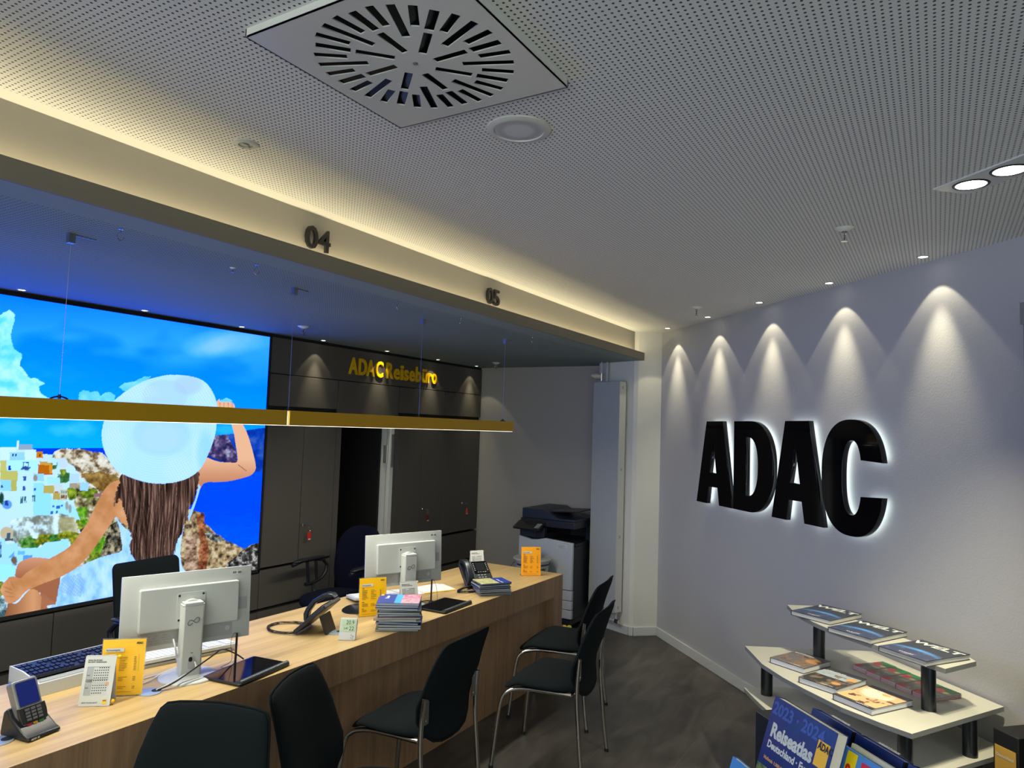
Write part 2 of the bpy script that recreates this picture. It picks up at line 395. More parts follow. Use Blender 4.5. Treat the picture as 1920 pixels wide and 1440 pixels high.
# ------------------------------------------------------------------ built-in cupboards
def unit(name, label, cat, x0, x1, z0, z1, fronts, group=None, depth=.54):
    t = empty(name, ((x0+x1)/2, YB, z0)); setp(t, label, cat, group)
    cx = (x0+x1)/2
    bm = B(); box(bm, (x0-cx+.002, .020, 0), (x1-cx-.002, depth, z1-z0)); build('carcass', bm, M_GAP, t)
    for (nm, a, b, c, d) in fronts:
        bm = B(); box(bm, (a-cx+.0027, 0, c-z0+.0027), (b-cx-.0027, .0178, d-z0-.0027)); build(nm, bm, M_CAB, t, bevel=.0008, seg=1)
    return t
hdr = empty('header_panel', (4.995, YB, 2.14)); setp(hdr, 'long dark fascia panel above the wall cupboards carrying the yellow lettering', 'panel')
bm = B(); box(bm, (-1.425, 0, .002), (1.425, .5, .27)); build('board', bm, M_CAB, hdr, bevel=.0008, seg=1)
bm = B(); box(bm, (-3, YB+.015, 2.4125), (XW, YB+.5, ZS)); setp(build('trim_3', bm, M_GAP), kind='structure')
unit('wall_cupboard', 'dark wall cupboard right beside the bright picture, under the fascia panel', 'cupboard', 3.575, 4.28, 1.872, 2.138, [('door', 3.575, 4.28, 1.895, 2.138)], 'dark cupboards under the fascia')
unit('wall_cupboard', 'dark wall cupboard above the black doorway opening', 'cupboard', 4.28, 5.055, 1.80, 2.138, [('door', 4.28, 5.055, 1.80, 2.138)], 'dark cupboards under the fascia')
unit('wall_cupboard', 'dark wall cupboard above the tall cupboard next to the white door frame', 'cupboard', 5.055, 5.77, 1.872, 2.138, [('door', 5.055, 5.77, 1.895, 2.138)], 'dark cupboards under the fascia')
unit('wall_cupboard', 'dark wall cupboard in the corner beside the taupe wall', 'cupboard', 5.77, 6.42, 1.872, 2.138, [('door', 5.77, 6.42, 1.895, 2.138)], 'dark cupboards under the fascia')
g = 'tall dark cupboards with key tags'
unit('tall_cupboard', 'tall dark two-door cupboard between the bright picture and the black doorway', 'cupboard', 3.575, 4.28, .705, 1.868, [('door', 3.575, 3.935, .705, 1.868), ('door', 3.935, 4.28, .705, 1.868)], g)
unit('tall_cupboard', 'tall dark two-door cupboard just right of the white door frame', 'cupboard', 5.07, 5.77, .71, 1.868, [('door', 5.07, 5.425, .71, 1.868), ('door', 5.425, 5.77, .71, 1.868)], g)
unit('tall_cupboard', 'tall dark two-door cupboard in the corner by the taupe side wall', 'cupboard', 5.77, 6.42, .71, 1.868, [('door', 5.77, 6.085, .71, 1.868), ('door', 6.085, 6.42, .71, 1.868)], g)
for (x0, x1, nm, lb) in ((4.28, 4.34, 'filler_strip', 'narrow dark filler strip left of the black doorway'), (5.012, 5.07, 'filler_strip', 'narrow dark filler strip right of the white door frame')):
    bm = B(); box(bm, (x0+.001, YB, .0), (x1-.001, YB+.3, 1.87 if x0 > 5 else 1.80)); setp(build(nm, bm, M_CAB), lb, 'trim panel')
lowl = ['under left end of the bright picture', 'under the bright picture, left of the nearer monitor', 'under the picture, behind the nearer monitor', 'under the tall cupboard beside the picture', 'under the tall cupboard right of the door frame', 'in the corner by the side wall']
for (x0, x1, lb) in ((1.46, 2.17, lowl[0]), (2.17, 2.87, lowl[1]), (2.87, 3.575, lowl[2]), (3.575, 4.28, lowl[3]), (5.07, 5.77, lowl[4]), (5.77, 6.42, lowl[5]), (.75, 1.46, 'far left under the bright picture')):
    zt = .672 if x0 < 3.5 else .69
    unit('low_cupboard', 'dark low cupboard '+lb, 'cupboard', x0, x1, 0, zt, [('drawer_front', x0, x1, .412, zt), ('door', x0, x1, .08, .392)], 'dark low cupboards along the back wall')
def key_tag(x, z, label, col):
    t = empty('key_tag', (x, YB, z)); setp(t, label, 'key', 'keys with red tags in the cupboard doors')
    bm = B(); cyl(bm, (0, .006, 0), (0, -.012, 0), .011, 16); lathe(bm, [(0, 0), (.006, 0), (.006, .004), (0, .004)], 12, mtx=Matrix.Translation((0, -.012, 0)) @ Matrix.Rotation(PI/2, 4, 'X')); box(bm, (-.001, -.045, -.006), (.001, -.012, .006)); cyl(bm, (0, -.05, 0), (.035, -.05, -.004), .0022, 8); build('key', bm, M_CHROME, t)
    bm = B(); tube(bm, [(.035+.012*math.cos(a), -.05, -.030+.018*math.sin(a)) for a in [2*PI*k/16 for k in range(16)]], .0014, 6, True); build('ring', bm, M_CHROME, t)
    bm = B(); prism(bm, rrect(.03, .062, .006, .037, -.085), -.053, -.046, mtx=Matrix.Rotation(0, 4, 'X') @ Matrix(((1, 0, 0, 0), (0, 0, 1, 0), (0, 1, 0, 0), (0, 0, 0, 1)))); build('tag', bm, col, t, bevel=.0015)
    bm = B(); box(bm, (.025, -.0535, -.113), (.049, -.0455, -.104)); build('tag_label', bm, M_PAPER, t)
    return t
key_tag(3.955, .985, 'bright red key tag hanging on the cupboard beside the picture', M_RED)
key_tag(5.455, .99, 'dark red key tag on the cupboard right of the door frame', mat('dark_red_plastic', (.22, .008, .010), .35))
key_tag(6.115, 1.0, 'orange-red key tag on the corner cupboard', mat('orange_red_plastic', (.8, .06, .02), .35))

# yellow lettering on the fascia
gx = [(4.381, 4.487), (4.499, 4.599), (4.595, 4.699), (4.712, 4.81), (4.854, 4.949), (4.959, 5.037), (5.049, 5.092), (5.096, 5.165), (5.177, 5.256), (5.272, 5.348), (5.37, 5.444), (5.456, 5.518), (5.521, 5.601)]
ls = empty('yellow_lettering', (4.381, YB, 2.205)); setp(ls, 'raised yellow lettering reading ADAC Reisebüro on the dark fascia', 'sign')
M_LETY = mat('letter_yellow', lin((235, 185, 0)), .4)
for ch, (a, b) in zip('ADACReisebüro', gx):
    me = text_mesh(ch, .136, .012, bold=.038, name='letter')
    xs = [v.co.x for v in me.vertices]; x0, x1 = min(xs), max(xs)
    me.transform(Matrix.Translation((a-4.381, 0, 0)) @ Matrix.Diagonal(((b-a)/(x1-x0), 1, 1, 1)) @ Matrix.Translation((-x0, 0, 0)))
    upright(me, -.008); link('letter', me, M_LETY, ls)

# desk numbers on the ceiling step
for txt, x, lb in (('04', 2.113, 'black raised number 04 on the warm lit ceiling step'), ('05', 3.551, 'black raised number 05 on the warm lit ceiling step')):
    t = empty('desk_number', (x, 2.35, 2.539)); setp(t, lb, 'sign', 'black desk numbers')
    for i, ch in enumerate(txt):
        me = text_mesh(ch, .097, .012, bold=.022, name='digit'); xs = [v.co.x for v in me.vertices]; x0, x1 = min(xs), max(xs)
        me.transform(Matrix.Translation((i*.074, 0, 0)) @ Matrix.Diagonal((.070/(x1-x0), 1, 1, 1)) @ Matrix.Translation((-x0, 0, 0))); upright(me, -.016); link('digit', me, M_BPL, t)

# big back-lit letters
sg = empty('illuminated_sign', (B0.x, B0.y, 0), ROTD); setp(sg, 'large glossy black ADAC letters with white halo light on the wall', 'sign')
def se(cx, cz, a, b, n, t): c, s = math.cos(t), math.sin(t); return (cx+a*math.copysign(abs(c)**(2/n), c), cz+b*math.copysign(abs(s)**(2/n), s))
def letterA(x0, x1, t0, t1, zb, zt, k0, k1, az, c0, c1, b0, b1):
    return [[(x0, zb), (t0, zt), (t1, zt), (x1, zb), (b1, zb), (k1[0], k1[1]), (k0[0], k0[1]), (b0, zb)], [(c0[0], c0[1]), (az[0], az[1]), (c1[0], c1[1])]]
Z0, Z1 = 1.262, 1.892
A1 = letterA(.781, 1.285, .916, 1.150, Z0, Z1, (.957, 1.392), (1.086, 1.392), (1.020, 1.74), (.968, 1.50), (1.068, 1.50), .935, 1.113)
dx = .979
A2 = [[(x+dx, z) for x, z in lp] for lp in A1]
Dl = [[(1.303, Z0), (1.303, Z1), (1.50, Z1)]+[se(1.50, 1.577, .272, .315, 2.25, PI/2-PI*k/28) for k in range(1, 28)]+[(1.50, Z0)], [(1.460, 1.372), (1.460, 1.778), (1.485, 1.778)]+[se(1.485, 1.575, .115, .203, 2.3, PI/2-PI*k/20) for k in range(1, 20)]+[(1.485, 1.372)]]
t0 = math.asin((.092/.326)**(2.4/2)); out = [se(2.488, 1.5725, .242, .326, 2.4, t0+(2*PI-2*t0)*k/56) for k in range(57)]
t1 = math.asin((.10/.208)**(2.4/2)); inn = [se(2.495, 1.5725, .076, .208, 2.4, 2*PI-t1-(2*PI-2*t1)*k/40) for k in range(41)]
Cl = [out+inn]
def inset(lp, d):
    cx = sum(p[0] for p in lp)/len(lp); return lp
for lp in (A1, Dl, A2, Cl):
    me = curve_mesh(lp, .034, .0015, 'letter'); upright(me, -.048); lt = link('letter', me, M_BGLOSS, sg)
    cu = bpy.data.curves.new('halo', 'CURVE'); cu.dimensions = '2D'; cu.fill_mode = 'BOTH'; cu.extrude = .002; cu.offset = -.009
    for l in lp:
        s = cu.splines.new('POLY'); s.points.add(len(l)-1)
        for i, p in enumerate(l): s.points[i].co = (p[0], p[1], 0, 1)
        s.use_cyclic_u = True
    me = curve_to_mesh(cu, 'halo_panel'); upright(me, -.028); link('halo_panel', me, M_HALO, lt)

# ------------------------------------------------------------------ ceiling fittings
DIFF = Vector((1.329, 1.110, ZC))
M_BLADE = mat('blade_black', (.003, .003, .004), .35, spec=.3)
vt = empty('air_diffuser', DIFF); setp(vt, 'square white swirl air diffuser with radial slots in the ceiling', 'air vent')
loops = [rrect(.565, .565, .006)]
slots = []
for k in range(32):
    a = PI/2+2*PI*k/32+.02
    if k % 4 == 0: slots.append((a, .052, .146, .0105)); slots.append((a, .158, .240, .0115))
    elif k % 4 == 2: slots.append((a, .118, .246, .0105))
    else: slots.append((a, .166, .246, .0105))
for a, r0, r1, w in slots:
    c, s = math.cos(a), math.sin(a); ox, oy = -s*.010, c*.010
    loops.append([(c*r+ox-s*q, s*r+oy+c*q) for r, q in ((r0, -w), (r1, -w), (r1, w), (r0, w))])
me = curve_mesh(loops, .003, 0, 'face_plate'); me.transform(Matrix.Translation((0, 0, -.0185))); link('face_plate', me, mat('vent_enamel', (.74, .74, .70), .22), vt)
bm = B(); box(bm, (-.2825, -.2825, -.02), (-.279, .2825, 0)); box(bm, (.279, -.2825, -.02), (.2825, .2825, 0)); box(bm, (-.2825, -.2825, -.02), (.2825, -.279, 0)); box(bm, (-.2825, .279, -.02), (.2825, .2825, 0)); build('frame', bm, MATS['vent_enamel'], vt)
bm = B(); box(bm, (-.279, -.279, -.004), (.279, .279, -.0005)); build('backing', bm, M_BLK, vt)
for a, r0, r1, w in slots:
    c, s = math.cos(a), math.sin(a); m = Matrix.Translation((-s*.010, c*.010, -.0105)) @ Matrix.Rotation(a, 4, 'Z') @ Matrix.Rotation(math.radians(28), 4, 'X')
    bm = B(); box(bm, (r0+.002, -w*1.05, -.0006), (r1-.002, w*1.05, .0006), mtx=m); build('blade', bm, M_BLADE, vt)
bm = B(); lathe(bm, [(0, -.0215), (.006, -.0215), (.008, -.0195), (.008, -.017)], 20); build('centre_screw', bm, M_STEEL, vt)
sp_ = empty('ceiling_speaker', (1.816, 1.097, ZC)); setp(sp_, 'round grey ceiling loudspeaker beside the square air diffuser', 'loudspeaker')
bm = B(); lathe(bm, [(.098, 0), (.098, -.004), (.090, -.0075), (.077, -.008), (.075, -.004), (.075, 0)], 56); build('rim', bm, MATS['vent_enamel'], sp_, smooth=True)
bm = B(); lathe(bm, [(0, -.0075), (.04, -.007), (.075, -.005)], 48)
def grille_mat():
    m = bpy.data.materials.new('speaker_grille'); m.use_nodes = True; nt = m.node_tree; b = nt.nodes['Principled BSDF']; tc = nt.nodes.new('ShaderNodeTexCoord')
    v = nt.nodes.new('ShaderNodeTexVoronoi'); v.inputs['Scale'].default_value = 330; v.inputs['Randomness'].default_value = .1; nt.links.new(tc.outputs['Object'], v.inputs['Vector'])
    cr = nt.nodes.new('ShaderNodeValToRGB'); cr.color_ramp.elements[0].position = .25; cr.color_ramp.elements[1].position = .4
    cr.color_ramp.elements[0].color = (.16, .16, .16, 1); cr.color_ramp.elements[1].color = (.70, .72, .74, 1)
    nt.links.new(v.outputs['Distance'], cr.inputs[0]); nt.links.new(cr.outputs[0], b.inputs['Base Color']); return m
build('grille', bm, grille_mat(), sp_, smooth=True)
dt = empty('sensor', (1.506, 1.969, ZC)); setp(dt, 'small white round ceiling sensor inside the warm cove light', 'sensor')
bm = B(); lathe(bm, [(.041, 0), (.041, -.003), (.036, -.006), (.024, -.007), (.024, -.002), (0, -.002)], 36); build('rim', bm, M_WPL, dt, smooth=True)
bm = B(); box(bm, (-.020, -.008, -.008), (.006, .008, -.002)); cyl(bm, (.010, .004, -.010), (.010, .004, -.002), .006, 12); build('core', bm, M_GPL, dt)
# wall-washing downlights
def downlight(name, loc, label, group, r, power, tgt, col, ang=70, core=30, face=M_LAMPS, z=ZC, corep=.5, ctgt=None):
    t = empty(name, (loc[0], loc[1], z)); setp(t, label, 'light', group)
    bm = B(); lathe(bm, [(r*1.45, 0), (r*1.45, -.002), (r*1.3, -.004), (r*1.02, -.004), (r, -.002), (r, 0)], 28); build('ring', bm, M_WPL, t, smooth=True)
    bm = B(); lathe(bm, [(0, -.0022), (r, -.0022)], 24); build('lamp', bm, face, t)
    L = Vector((tgt[0]-loc[0], tgt[1]-loc[1], tgt[2]-z))
    spot('beam', (0, 0, -.012), (L.x, L.y, L.z), power, ang, .15 if corep else .5, col, .006, t)
    if ctgt: L = Vector((ctgt[0]-loc[0], ctgt[1]-loc[1], ctgt[2]-z))
    if corep: spot('beam', (0, 0, -.012), (L.x, L.y, L.z), power*corep, core, 1.0, col, .012, t)
    return t
ws = [(.307, 'in the far corner by the cream pillar'), (.979, 'second along from the far corner'), (1.659, 'above the right of the first big A and D'), (2.357, 'above the big C'), (3.036, 'nearest the camera along the white wall')]
ws = [(.307, 'recessed wall spot closest to the cream pillar'), (.979, 'recessed wall spot above the first big letter A'), (1.659, 'recessed wall spot above the big letter D'), (2.357, 'recessed wall spot above the big letter C'), (3.036, 'recessed wall spot over bare wall right of the big letters'), (3.72, None), (4.4, None)]
for s, lb in ws:
    p = onwall(s, ZC, .105); q = onwall(s, 0, .0)
    if lb is None:
        continue
    downlight('recessed_spotlight', p, lb, 'recessed spots washing the white wall', .021, L_WALLSPOT, (p[0], p[1], 0), SOFTWARM, 80, 44, corep=8.0, ctgt=(q[0], q[1], 1.05))
bs = [1.848, 2.53, 3.24, 4.009, 4.769, 5.515, 6.19]
bl = ['over left part of the bright picture', 'over the hat in the bright picture', 'over the right end of the bright picture', 'above the wall cupboard beside the picture', 'above the letters ADAC of the yellow lettering', 'above the right end of the yellow lettering', 'in the corner of the lower ceiling']
for x, lb in zip(bs, bl):
    pw = L_BACKSPOT
    downlight('recessed_spotlight', (x, 4.165, 0), 'small recessed spot '+lb, 'recessed spots along the back wall', .017, pw, (x, 4.165, 0), SOFTWARM, 80, 48, z=ZS, corep=8, ctgt=(x, 4.235, 1.35))
# cardan lamp strip in the main ceiling (three heads)
cl = empty('lamp_strip', (2.817, -.211, ZC), ROTD); setp(cl, 'white recessed ceiling fitting with round bright lamps at right', 'light')
bm = B(); box(bm, (-.235, -.075, -.006), (.235, .075, 0)); build('trim_plate', bm, MATS['vent_enamel'], cl, bevel=.001, seg=1)
for k in (-1, 0, 1):
    bm = B(); lathe(bm, [(.058, -.006), (.056, -.0085), (.049, -.0085), (.047, -.005)], 32, c=(k*.147, 0, 0)); rg = build('lamp_ring', bm, M_BPL, cl, smooth=True)
    bm = B(); lathe(bm, [(0, -.0075), (.047, -.0075)], 32, c=(k*.147, 0, 0)); build('lamp', bm, M_LAMP, rg)
for k, tg in ((-1, (3.75, .15, .3)), (0, (3.45, .35, .3)), (1, (2.7, .6, .0))):
    w = Vector(cl.location)+DD*(k*.147)
    o = spot('beam', (w.x, w.y, ZC-.02), tg, L_BIG, 60, 1.0, SOFTWARM, .02)
    mw = o.matrix_basis.copy(); o.parent = cl; o.matrix_parent_inverse = (Matrix.Translation(cl.location) @ Matrix.Rotation(ROTD, 4, 'Z')).inverted()
# further ceiling downlights of the shop behind the camera position
for i, (x, y, tx, ty, pw) in enumerate(((.2, -1.2, .6, .6, 1), (-1.4, .6, -.8, 1.2, .8), (1.2, -2.0, 2.0, -.4, 1))):
    t = downlight('ceiling_downlight', (x, y, 0), ['round ceiling downlight behind the viewer, middle of the room', 'round ceiling downlight far left of the room', 'round ceiling downlight near the entrance side'][i], 'downlights in the rear of the room', .047, L_REAR*pw, (tx, ty, 0), NEUT, 95, 30, face=M_LAMP, corep=0)
# sprinklers, hooks
def sprinkler(x, y, z, lb, s=1.0):
    t = empty('sprinkler', (x, y, z)); setp(t, lb, 'sprinkler', 'ceiling sprinklers'); t.scale = (s, s, s)
    bm = B(); lathe(bm, [(.040, 0), (.038, -.003), (.022, -.012), (.014, -.016), (.012, -.016)], 28); build('rosette', bm, MATS['vent_enamel'], t, smooth=True)
    bm = B(); lathe(bm, [(0, -.014), (.008, -.014), (.008, -.026), (0, -.026)], 14)
    for s_ in (-1, 1): tube(bm, [(s_*.008, 0, -.024), (s_*.015, 0, -.034), (s_*.013, 0, -.046), (s_*.004, 0, -.055)], .0022, 8, sub=3)
    lathe(bm, [(0, -.054), (.006, -.054), (.014, -.0575), (.014, -.059), (0, -.058)], 16); build('frame_arms', bm, M_CHROME, t, smooth=True)
    bm = B(); lathe(bm, [(0, -.026), (.0035, -.028), (.0035, -.046), (0, -.052)], 12); build('glass_bulb', bm, mat('bulb_red', (.12, .01, .005), .1), t, smooth=True)
sprinkler(3.332, .343, ZC, 'ceiling sprinkler head nearest the double lamp fitting')
sprinkler(5.005, 1.482, ZC, 'small ceiling sprinkler near the row of wall spots')
sprinkler(3.385, 3.712, ZS, 'sprinkler under the blue lit lower ceiling beside the picture')
sprinkler(5.925, 3.755, ZS, 'sprinkler in the dark corner of the lower ceiling')
sprinkler(1.96, 2.60, ZS, 'tiny sprinkler under the lower ceiling left of number 04', .35)
for x, lb in ((1.383, 'nearest the left edge, before the pendant cable'), (1.963, 'below left of the number 04'), (2.878, 'midway between numbers 04 and 05'), (3.457, 'just left below number 05'), (4.337, 'right of number 05, farthest from the camera')):
    t = empty('ceiling_hook', (x, 2.45, ZS)); setp(t, 'small wire hook in the lower ceiling '+lb, 'hook', 'wire hooks along the lower ceiling edge')
    bm = B(); tube(bm, [(0, 0, 0), (0, 0, -.012), (-.010, 0, -.022), (-.010, 0, -.034), (0, 0, -.041), (.011, 0, -.035), (.012, 0, -.026)], .0016, 8, sub=4); lathe(bm, [(0, 0), (.008, 0), (.008, -.002), (0, -.002)], 14); build('wire', bm, M_CHROME, t, smooth=True)
# pendant light beams
def pendant(x0, x1, y, wires, label):
    xm = (x0+x1)/2; t = empty('pendant_light', (xm, y, 1.764)); setp(t, label, 'light', 'yellow linear pendants over the counter')
    bm = B(); box(bm, (x0-xm, -.03, 0), (x1-xm, -.024, .071)); box(bm, (x0-xm, .024, 0), (x1-xm, .03, .071)); box(bm, (x0-xm, -.024, .060), (x1-xm, .024, .071)); box(bm, (x0-xm, -.024, 0), (x0-xm+.003, .024, .06)); box(bm, (x1-xm-.003, -.024, 0), (x1-xm, .024, .06)); build('housing', bm, M_YEL, t)
    bm = B(); box(bm, (x0-xm+.004, -.0235, -.0015), (x1-xm-.004, .0235, .004)); build('diffuser', bm, M_DIFF, t)
    if x0 < 1: bm = B(); box(bm, (x1-xm+.0005, -.0295, .001), (x1-xm+.003, .0295, .067)); build('end_diffuser', bm, M_DIFF, t)
    area('beam', (0, 0, -.004), (0, 0, 0), x1-x0-.02, .045, L_PENDANT*(x1-x0), NEUT, t)
    for wx in wires:
        bm = B(); tube(bm, [(wx-xm, 0, .08), (wx-xm, 0, ZS-1.764-.03)], .0009, 6); sw = build('suspension_wire', bm, M_STEEL, t)
        bm = B(); cyl(bm, (wx-xm, 0, .072), (wx-xm, 0, .088), .005, 12); tube(bm, [(wx-xm-.03, 0, .072), (wx-xm-.015, 0, .078), (wx-xm, 0, .080), (wx-xm+.015, 0, .078), (wx-xm+.03, 0, .072)], .003, 8, sub=3); build('clamp', bm, M_BPL, sw, smooth=True)
        bm = B(); box(bm, (wx-xm-.011, -.011, ZS-1.764-.035), (wx-xm+.011, .011, ZS-1.764)); box(bm, (wx-xm, -.002, ZS-1.764-.004), (wx-xm+.09, .002, ZS-1.764)); build('ceiling_clip', bm, M_STEEL, sw)
pendant(2.37, 4.467, 2.69, (2.385, 3.394, 4.36), 'right yellow linear pendant beam ending before the side wall')
pendant(.27, 2.355, 2.69, (.4, 1.34), 'left yellow linear pendant beam crossing the bright picture')

# ================================================================== BRIGHT PICTURE (printed light box)
def paint(Xs, Zs):
    R = np.array(R3)
    P = np.stack([Xs, np.full_like(Xs, YB), Zs], -1)-CAM
    q = P @ R.T
    x = 960+FPX*q[:, 0]/q[:, 2]; y = 720+FPX*q[:, 1]/q[:, 2]     # print coordinates of the motif
    n = len(x)
    def h(i, j): v = np.sin(i*127.1+j*311.7)*43758.5453; return v-np.floor(v)
    def vn(u, v):
        i = np.floor(u); j = np.floor(v); f = u-i; g_ = v-j; f = f*f*(3-2*f); g_ = g_*g_*(3-2*g_)
        return (h(i, j)*(1-f)+h(i+1, j)*f)*(1-g_)+(h(i, j+1)*(1-f)+h(i+1, j+1)*f)*g_
    def fbm(s, ox=0, oy=0, sx=1, o=4):
        a = 0; w = .5; t = 0
        for k in range(o): a = a+w*vn((x*sx/s+ox)*2**k, (y/s+oy)*2**k); t += w; w *= .55
        return a/t
    C = np.zeros((n, 3))
    def mixc(m, c):
        c = np.array(c, float); 
        if c.ndim == 1: c = c[None]
        C[:] = C*(1-m[:, None])+c*m[:, None]
    def grad(t, stops):
        t = np.clip(t, 0, 1); xs = [s[0] for s in stops]
        return np.stack([np.interp(t, xs, [s[1][k] for s in stops]) for k in range(3)], -1)
    def poly(pts, wob=0, ws=8):
        X = x+(fbm(ws, 3, 1)-.5)*wob if wob else x; Y = y+(fbm(ws, 7, 9)-.5)*wob if wob else y
        ins = np.zeros(n, bool); m = len(pts)
        for i in range(m):
            x1, y1 = pts[i]; x2, y2 = pts[(i+1) % m]
            if y1 == y2: continue
            c = ((Y >= min(y1, y2)) & (Y < max(y1, y2)))
            xi = x1+(Y-y1)*(x2-x1)/(y2-y1); ins ^= (c & (X < xi))
        return ins.astype(float)
    def sm(pts, k=4):
        out = []; m = len(pts)
        for i in range(m):
            p0, p1, p2, p3 = [np.array(pts[(i+d) % m], float) for d in (-1, 0, 1, 2)]
            for j in range(k):
                t = j/k; out.append(tuple(.5*((2*p1)+(-p0+p2)*t+(2*p0-5*p1+4*p2-p3)*t*t+(-p0+3*p1-3*p2+p3)*t**3)))
        return out
    def ell(cx, cy, rx, ry, soft=.15, rot=0, wob=0, ws=10):
        c, s = math.cos(rot), math.sin(rot); u = ((x-cx)*c+(y-cy)*s)/rx; v = (-(x-cx)*s+(y-cy)*c)/ry
        r = np.sqrt(u*u+v*v)+(fbm(ws, 2, 5)-.5)*wob
        return np.clip((1-r)/soft+.5, 0, 1)
    # sky
    C[:] = grad((y-548)/300+.0006*(200-x), [(0, (0, 98, 250)), (.35, (0, 113, 253)), (.75, (0, 138, 250)), (1, (8, 155, 248))])
    w = np.clip((fbm(110, 4, 2, .45)-.52)*3, 0, .5)*np.clip(1-np.abs(y-650)/110, 0, 1); mixc(w, (95, 180, 250))
    m = ell(425, 642, 62, 20, .9, -.12, .5, 26); mixc(m*.62, (140, 200, 235)); m = ell(400, 650, 35, 12, .9, -.3, .6, 20); mixc(m*.4, (170, 212, 235))
    cl_ = poly([(-9, 592), (0, 590), (10, 585), (16, 580), (27, 588), (26, 602), (20, 623), (21, 640), (27, 655), (42, 665), (40, 671), (38, 686), (52, 705), (60, 710), (67, 709), (84, 719), (73, 725), (75, 736), (85, 743), (98, 750), (-9, 752)], 5, 7)
    mixc(cl_, grad(fbm(20, 1, 1)*1.5-.3, [(0, (95, 195, 252)), (.5, (165, 226, 255)), (1, (205, 240, 255))]))
    for pts in ([(147, 748), (149, 735), (157, 731), (170, 734), (182, 733), (188, 742), (197, 736), (207, 735), (216, 742), (214, 756), (147, 756)], [(222, 727), (233, 718), (247, 716), (258, 712), (272, 706), (285, 706), (262, 722), (235, 735)], [(410, 752), (425, 745), (437, 752), (420, 758)]):
        mixc(poly(pts, 4, 6)*.85, grad(fbm(12), [(0, (80, 175, 250)), (1, (170, 225, 255))]))
    for cx, cy, rx, ry in ((20, 803, 30, 12), (115, 806, 24, 10), (155, 803, 22, 14), (425, 806, 22, 9)): mixc(ell(cx, cy, rx, ry, .9, 0, .7, 12)*.45, (90, 185, 245))
    # sea left, land base
    mixc(poly([(60, 841), (210, 840), (210, 862), (60, 862)]), (0, 62, 222))
    land = poly([(-20, 840), (30, 838), (62, 842), (70, 850), (98, 853), (103, 846), (112, 842), (150, 842), (172, 848), (192, 850), (225, 880), (245, 905), (260, 1180), (-20, 1180)], 2, 5)
    mixc(land, (196, 230, 248))
    rock = poly([(98, 858), (103, 846), (112, 842), (150, 842), (172, 848), (192, 850), (215, 872), (245, 905), (245, 925), (200, 930), (180, 925), (168, 908), (150, 892), (135, 872), (110, 862)], 6, 7)
    nn = fbm(9, 5, 3); rc = grad(nn*1.8-.4, [(0, (70, 62, 55)), (.3, (150, 130, 100)), (.55, (215, 215, 200)), (1, (245, 248, 240))]); mixc(rock, rc)
    br = poly([(150, 890), (185, 884), (215, 890), (232, 905), (205, 915), (190, 922), (165, 905)], 6, 8); mixc(br, grad(nn*1.6-.3, [(0, (95, 68, 25)), (1, (190, 160, 95))]))
    slope = poly([(132, 905), (160, 905), (190, 925), (215, 935), (240, 930), (245, 1060), (140, 1075), (120, 1050), (150, 1010), (150, 985), (140, 950)], 6, 9)
    gn = fbm(8, 9, 1); mixc(slope, grad(gn*2-.5, [(0, (40, 38, 34)), (.3, (110, 105, 70)), (.6, (150, 150, 110)), (1, (225, 225, 205))]))
    for cx, cy, rx, ry, k in ((165, 925, 16, 9, 0), (152, 960, 12, 10, 1), (148, 982, 9, 12, 0), (158, 978, 8, 8, 1), (135, 925, 9, 12, 0), (188, 1035, 18, 20, 1), (180, 1050, 14, 14, 0), (195, 1020, 10, 14, 1), (120, 895, 13, 12, 2), (100, 872, 8, 8, 2), (118, 884, 6, 8, 0)):
        mixc(ell(cx, cy, rx, ry, .2, 0, .9, 7), grad(fbm(6, k, 2)*1.7-.35, [(0, ((48, 80, 15), (55, 110, 20), (25, 75, 35))[k]), (1, ((170, 195, 60), (140, 210, 60), (100, 160, 90))[k])]))
    # town
    def blk(x0, y0, x1, y1, c, jag=0): mixc(poly([(x0, y0), (x1, y0+jag), (x1, y1), (x0, y1)]), c)
    wh = (208, 238, 252); sh = (150, 205, 243)
    blk(0, 838, 30, 862, wh); blk(18, 848, 46, 864, sh); blk(35, 834, 60, 843, (150, 175, 205)); blk(31, 826, 35, 842, wh); blk(46, 843, 67, 862, wh)
    for wx, wy in ((23, 851), (28, 851)): blk(wx, wy, wx+2.4, wy+4.5, (30, 60, 110))
    blk(68, 846, 80, 859, (205, 130, 20)); blk(73, 851, 76, 856, (90, 50, 10))
    blk(0, 863, 12, 884, (200, 205, 120)); blk(0, 882, 33, 902, (196, 200, 112)); blk(18, 900, 31, 921, (186, 190, 100)); blk(24, 864, 28, 874, (190, 180, 70)); blk(14, 863, 70, 883, (176, 230, 252)); blk(15, 873, 20, 882, (20, 50, 190))
    blk(71, 871, 98, 890, (190, 105, 20), 1); blk(92, 871, 98, 888, (225, 150, 40)); blk(74, 865, 96, 872, (205, 165, 70))
    for a in range(5): blk(80+a*9, 853+a*3, 88+a*9, 864+a*4, (205-8*a, 232, 240)); 
    blk(112, 862, 125, 880, (210, 232, 238)); mixc(ell(118, 868, 9, 10, .2), (200, 225, 235))
    tower = poly([(33, 884), (62, 884), (62, 890), (88, 890), (88, 908), (97, 930), (100, 965), (30, 972), (28, 925), (33, 920)]); mixc(tower, (194, 230, 250)); mixc(poly([(62, 905), (80, 905), (97, 932), (97, 965), (62, 968)]), (150, 214, 248))
    for (a, b, c_, d) in ((43, 893, 49, 901), (42, 911, 47, 920), (63, 915, 67, 920)): blk(a, b, c_, d, (55, 90, 190))
    for (a, b, c_, d) in ((38, 931, 43, 944), (45, 930, 49, 943), (60, 928, 66, 940)): blk(a, b, c_, d, (60, 120, 120)); blk(a+2, b, a+2.7, d, wh)
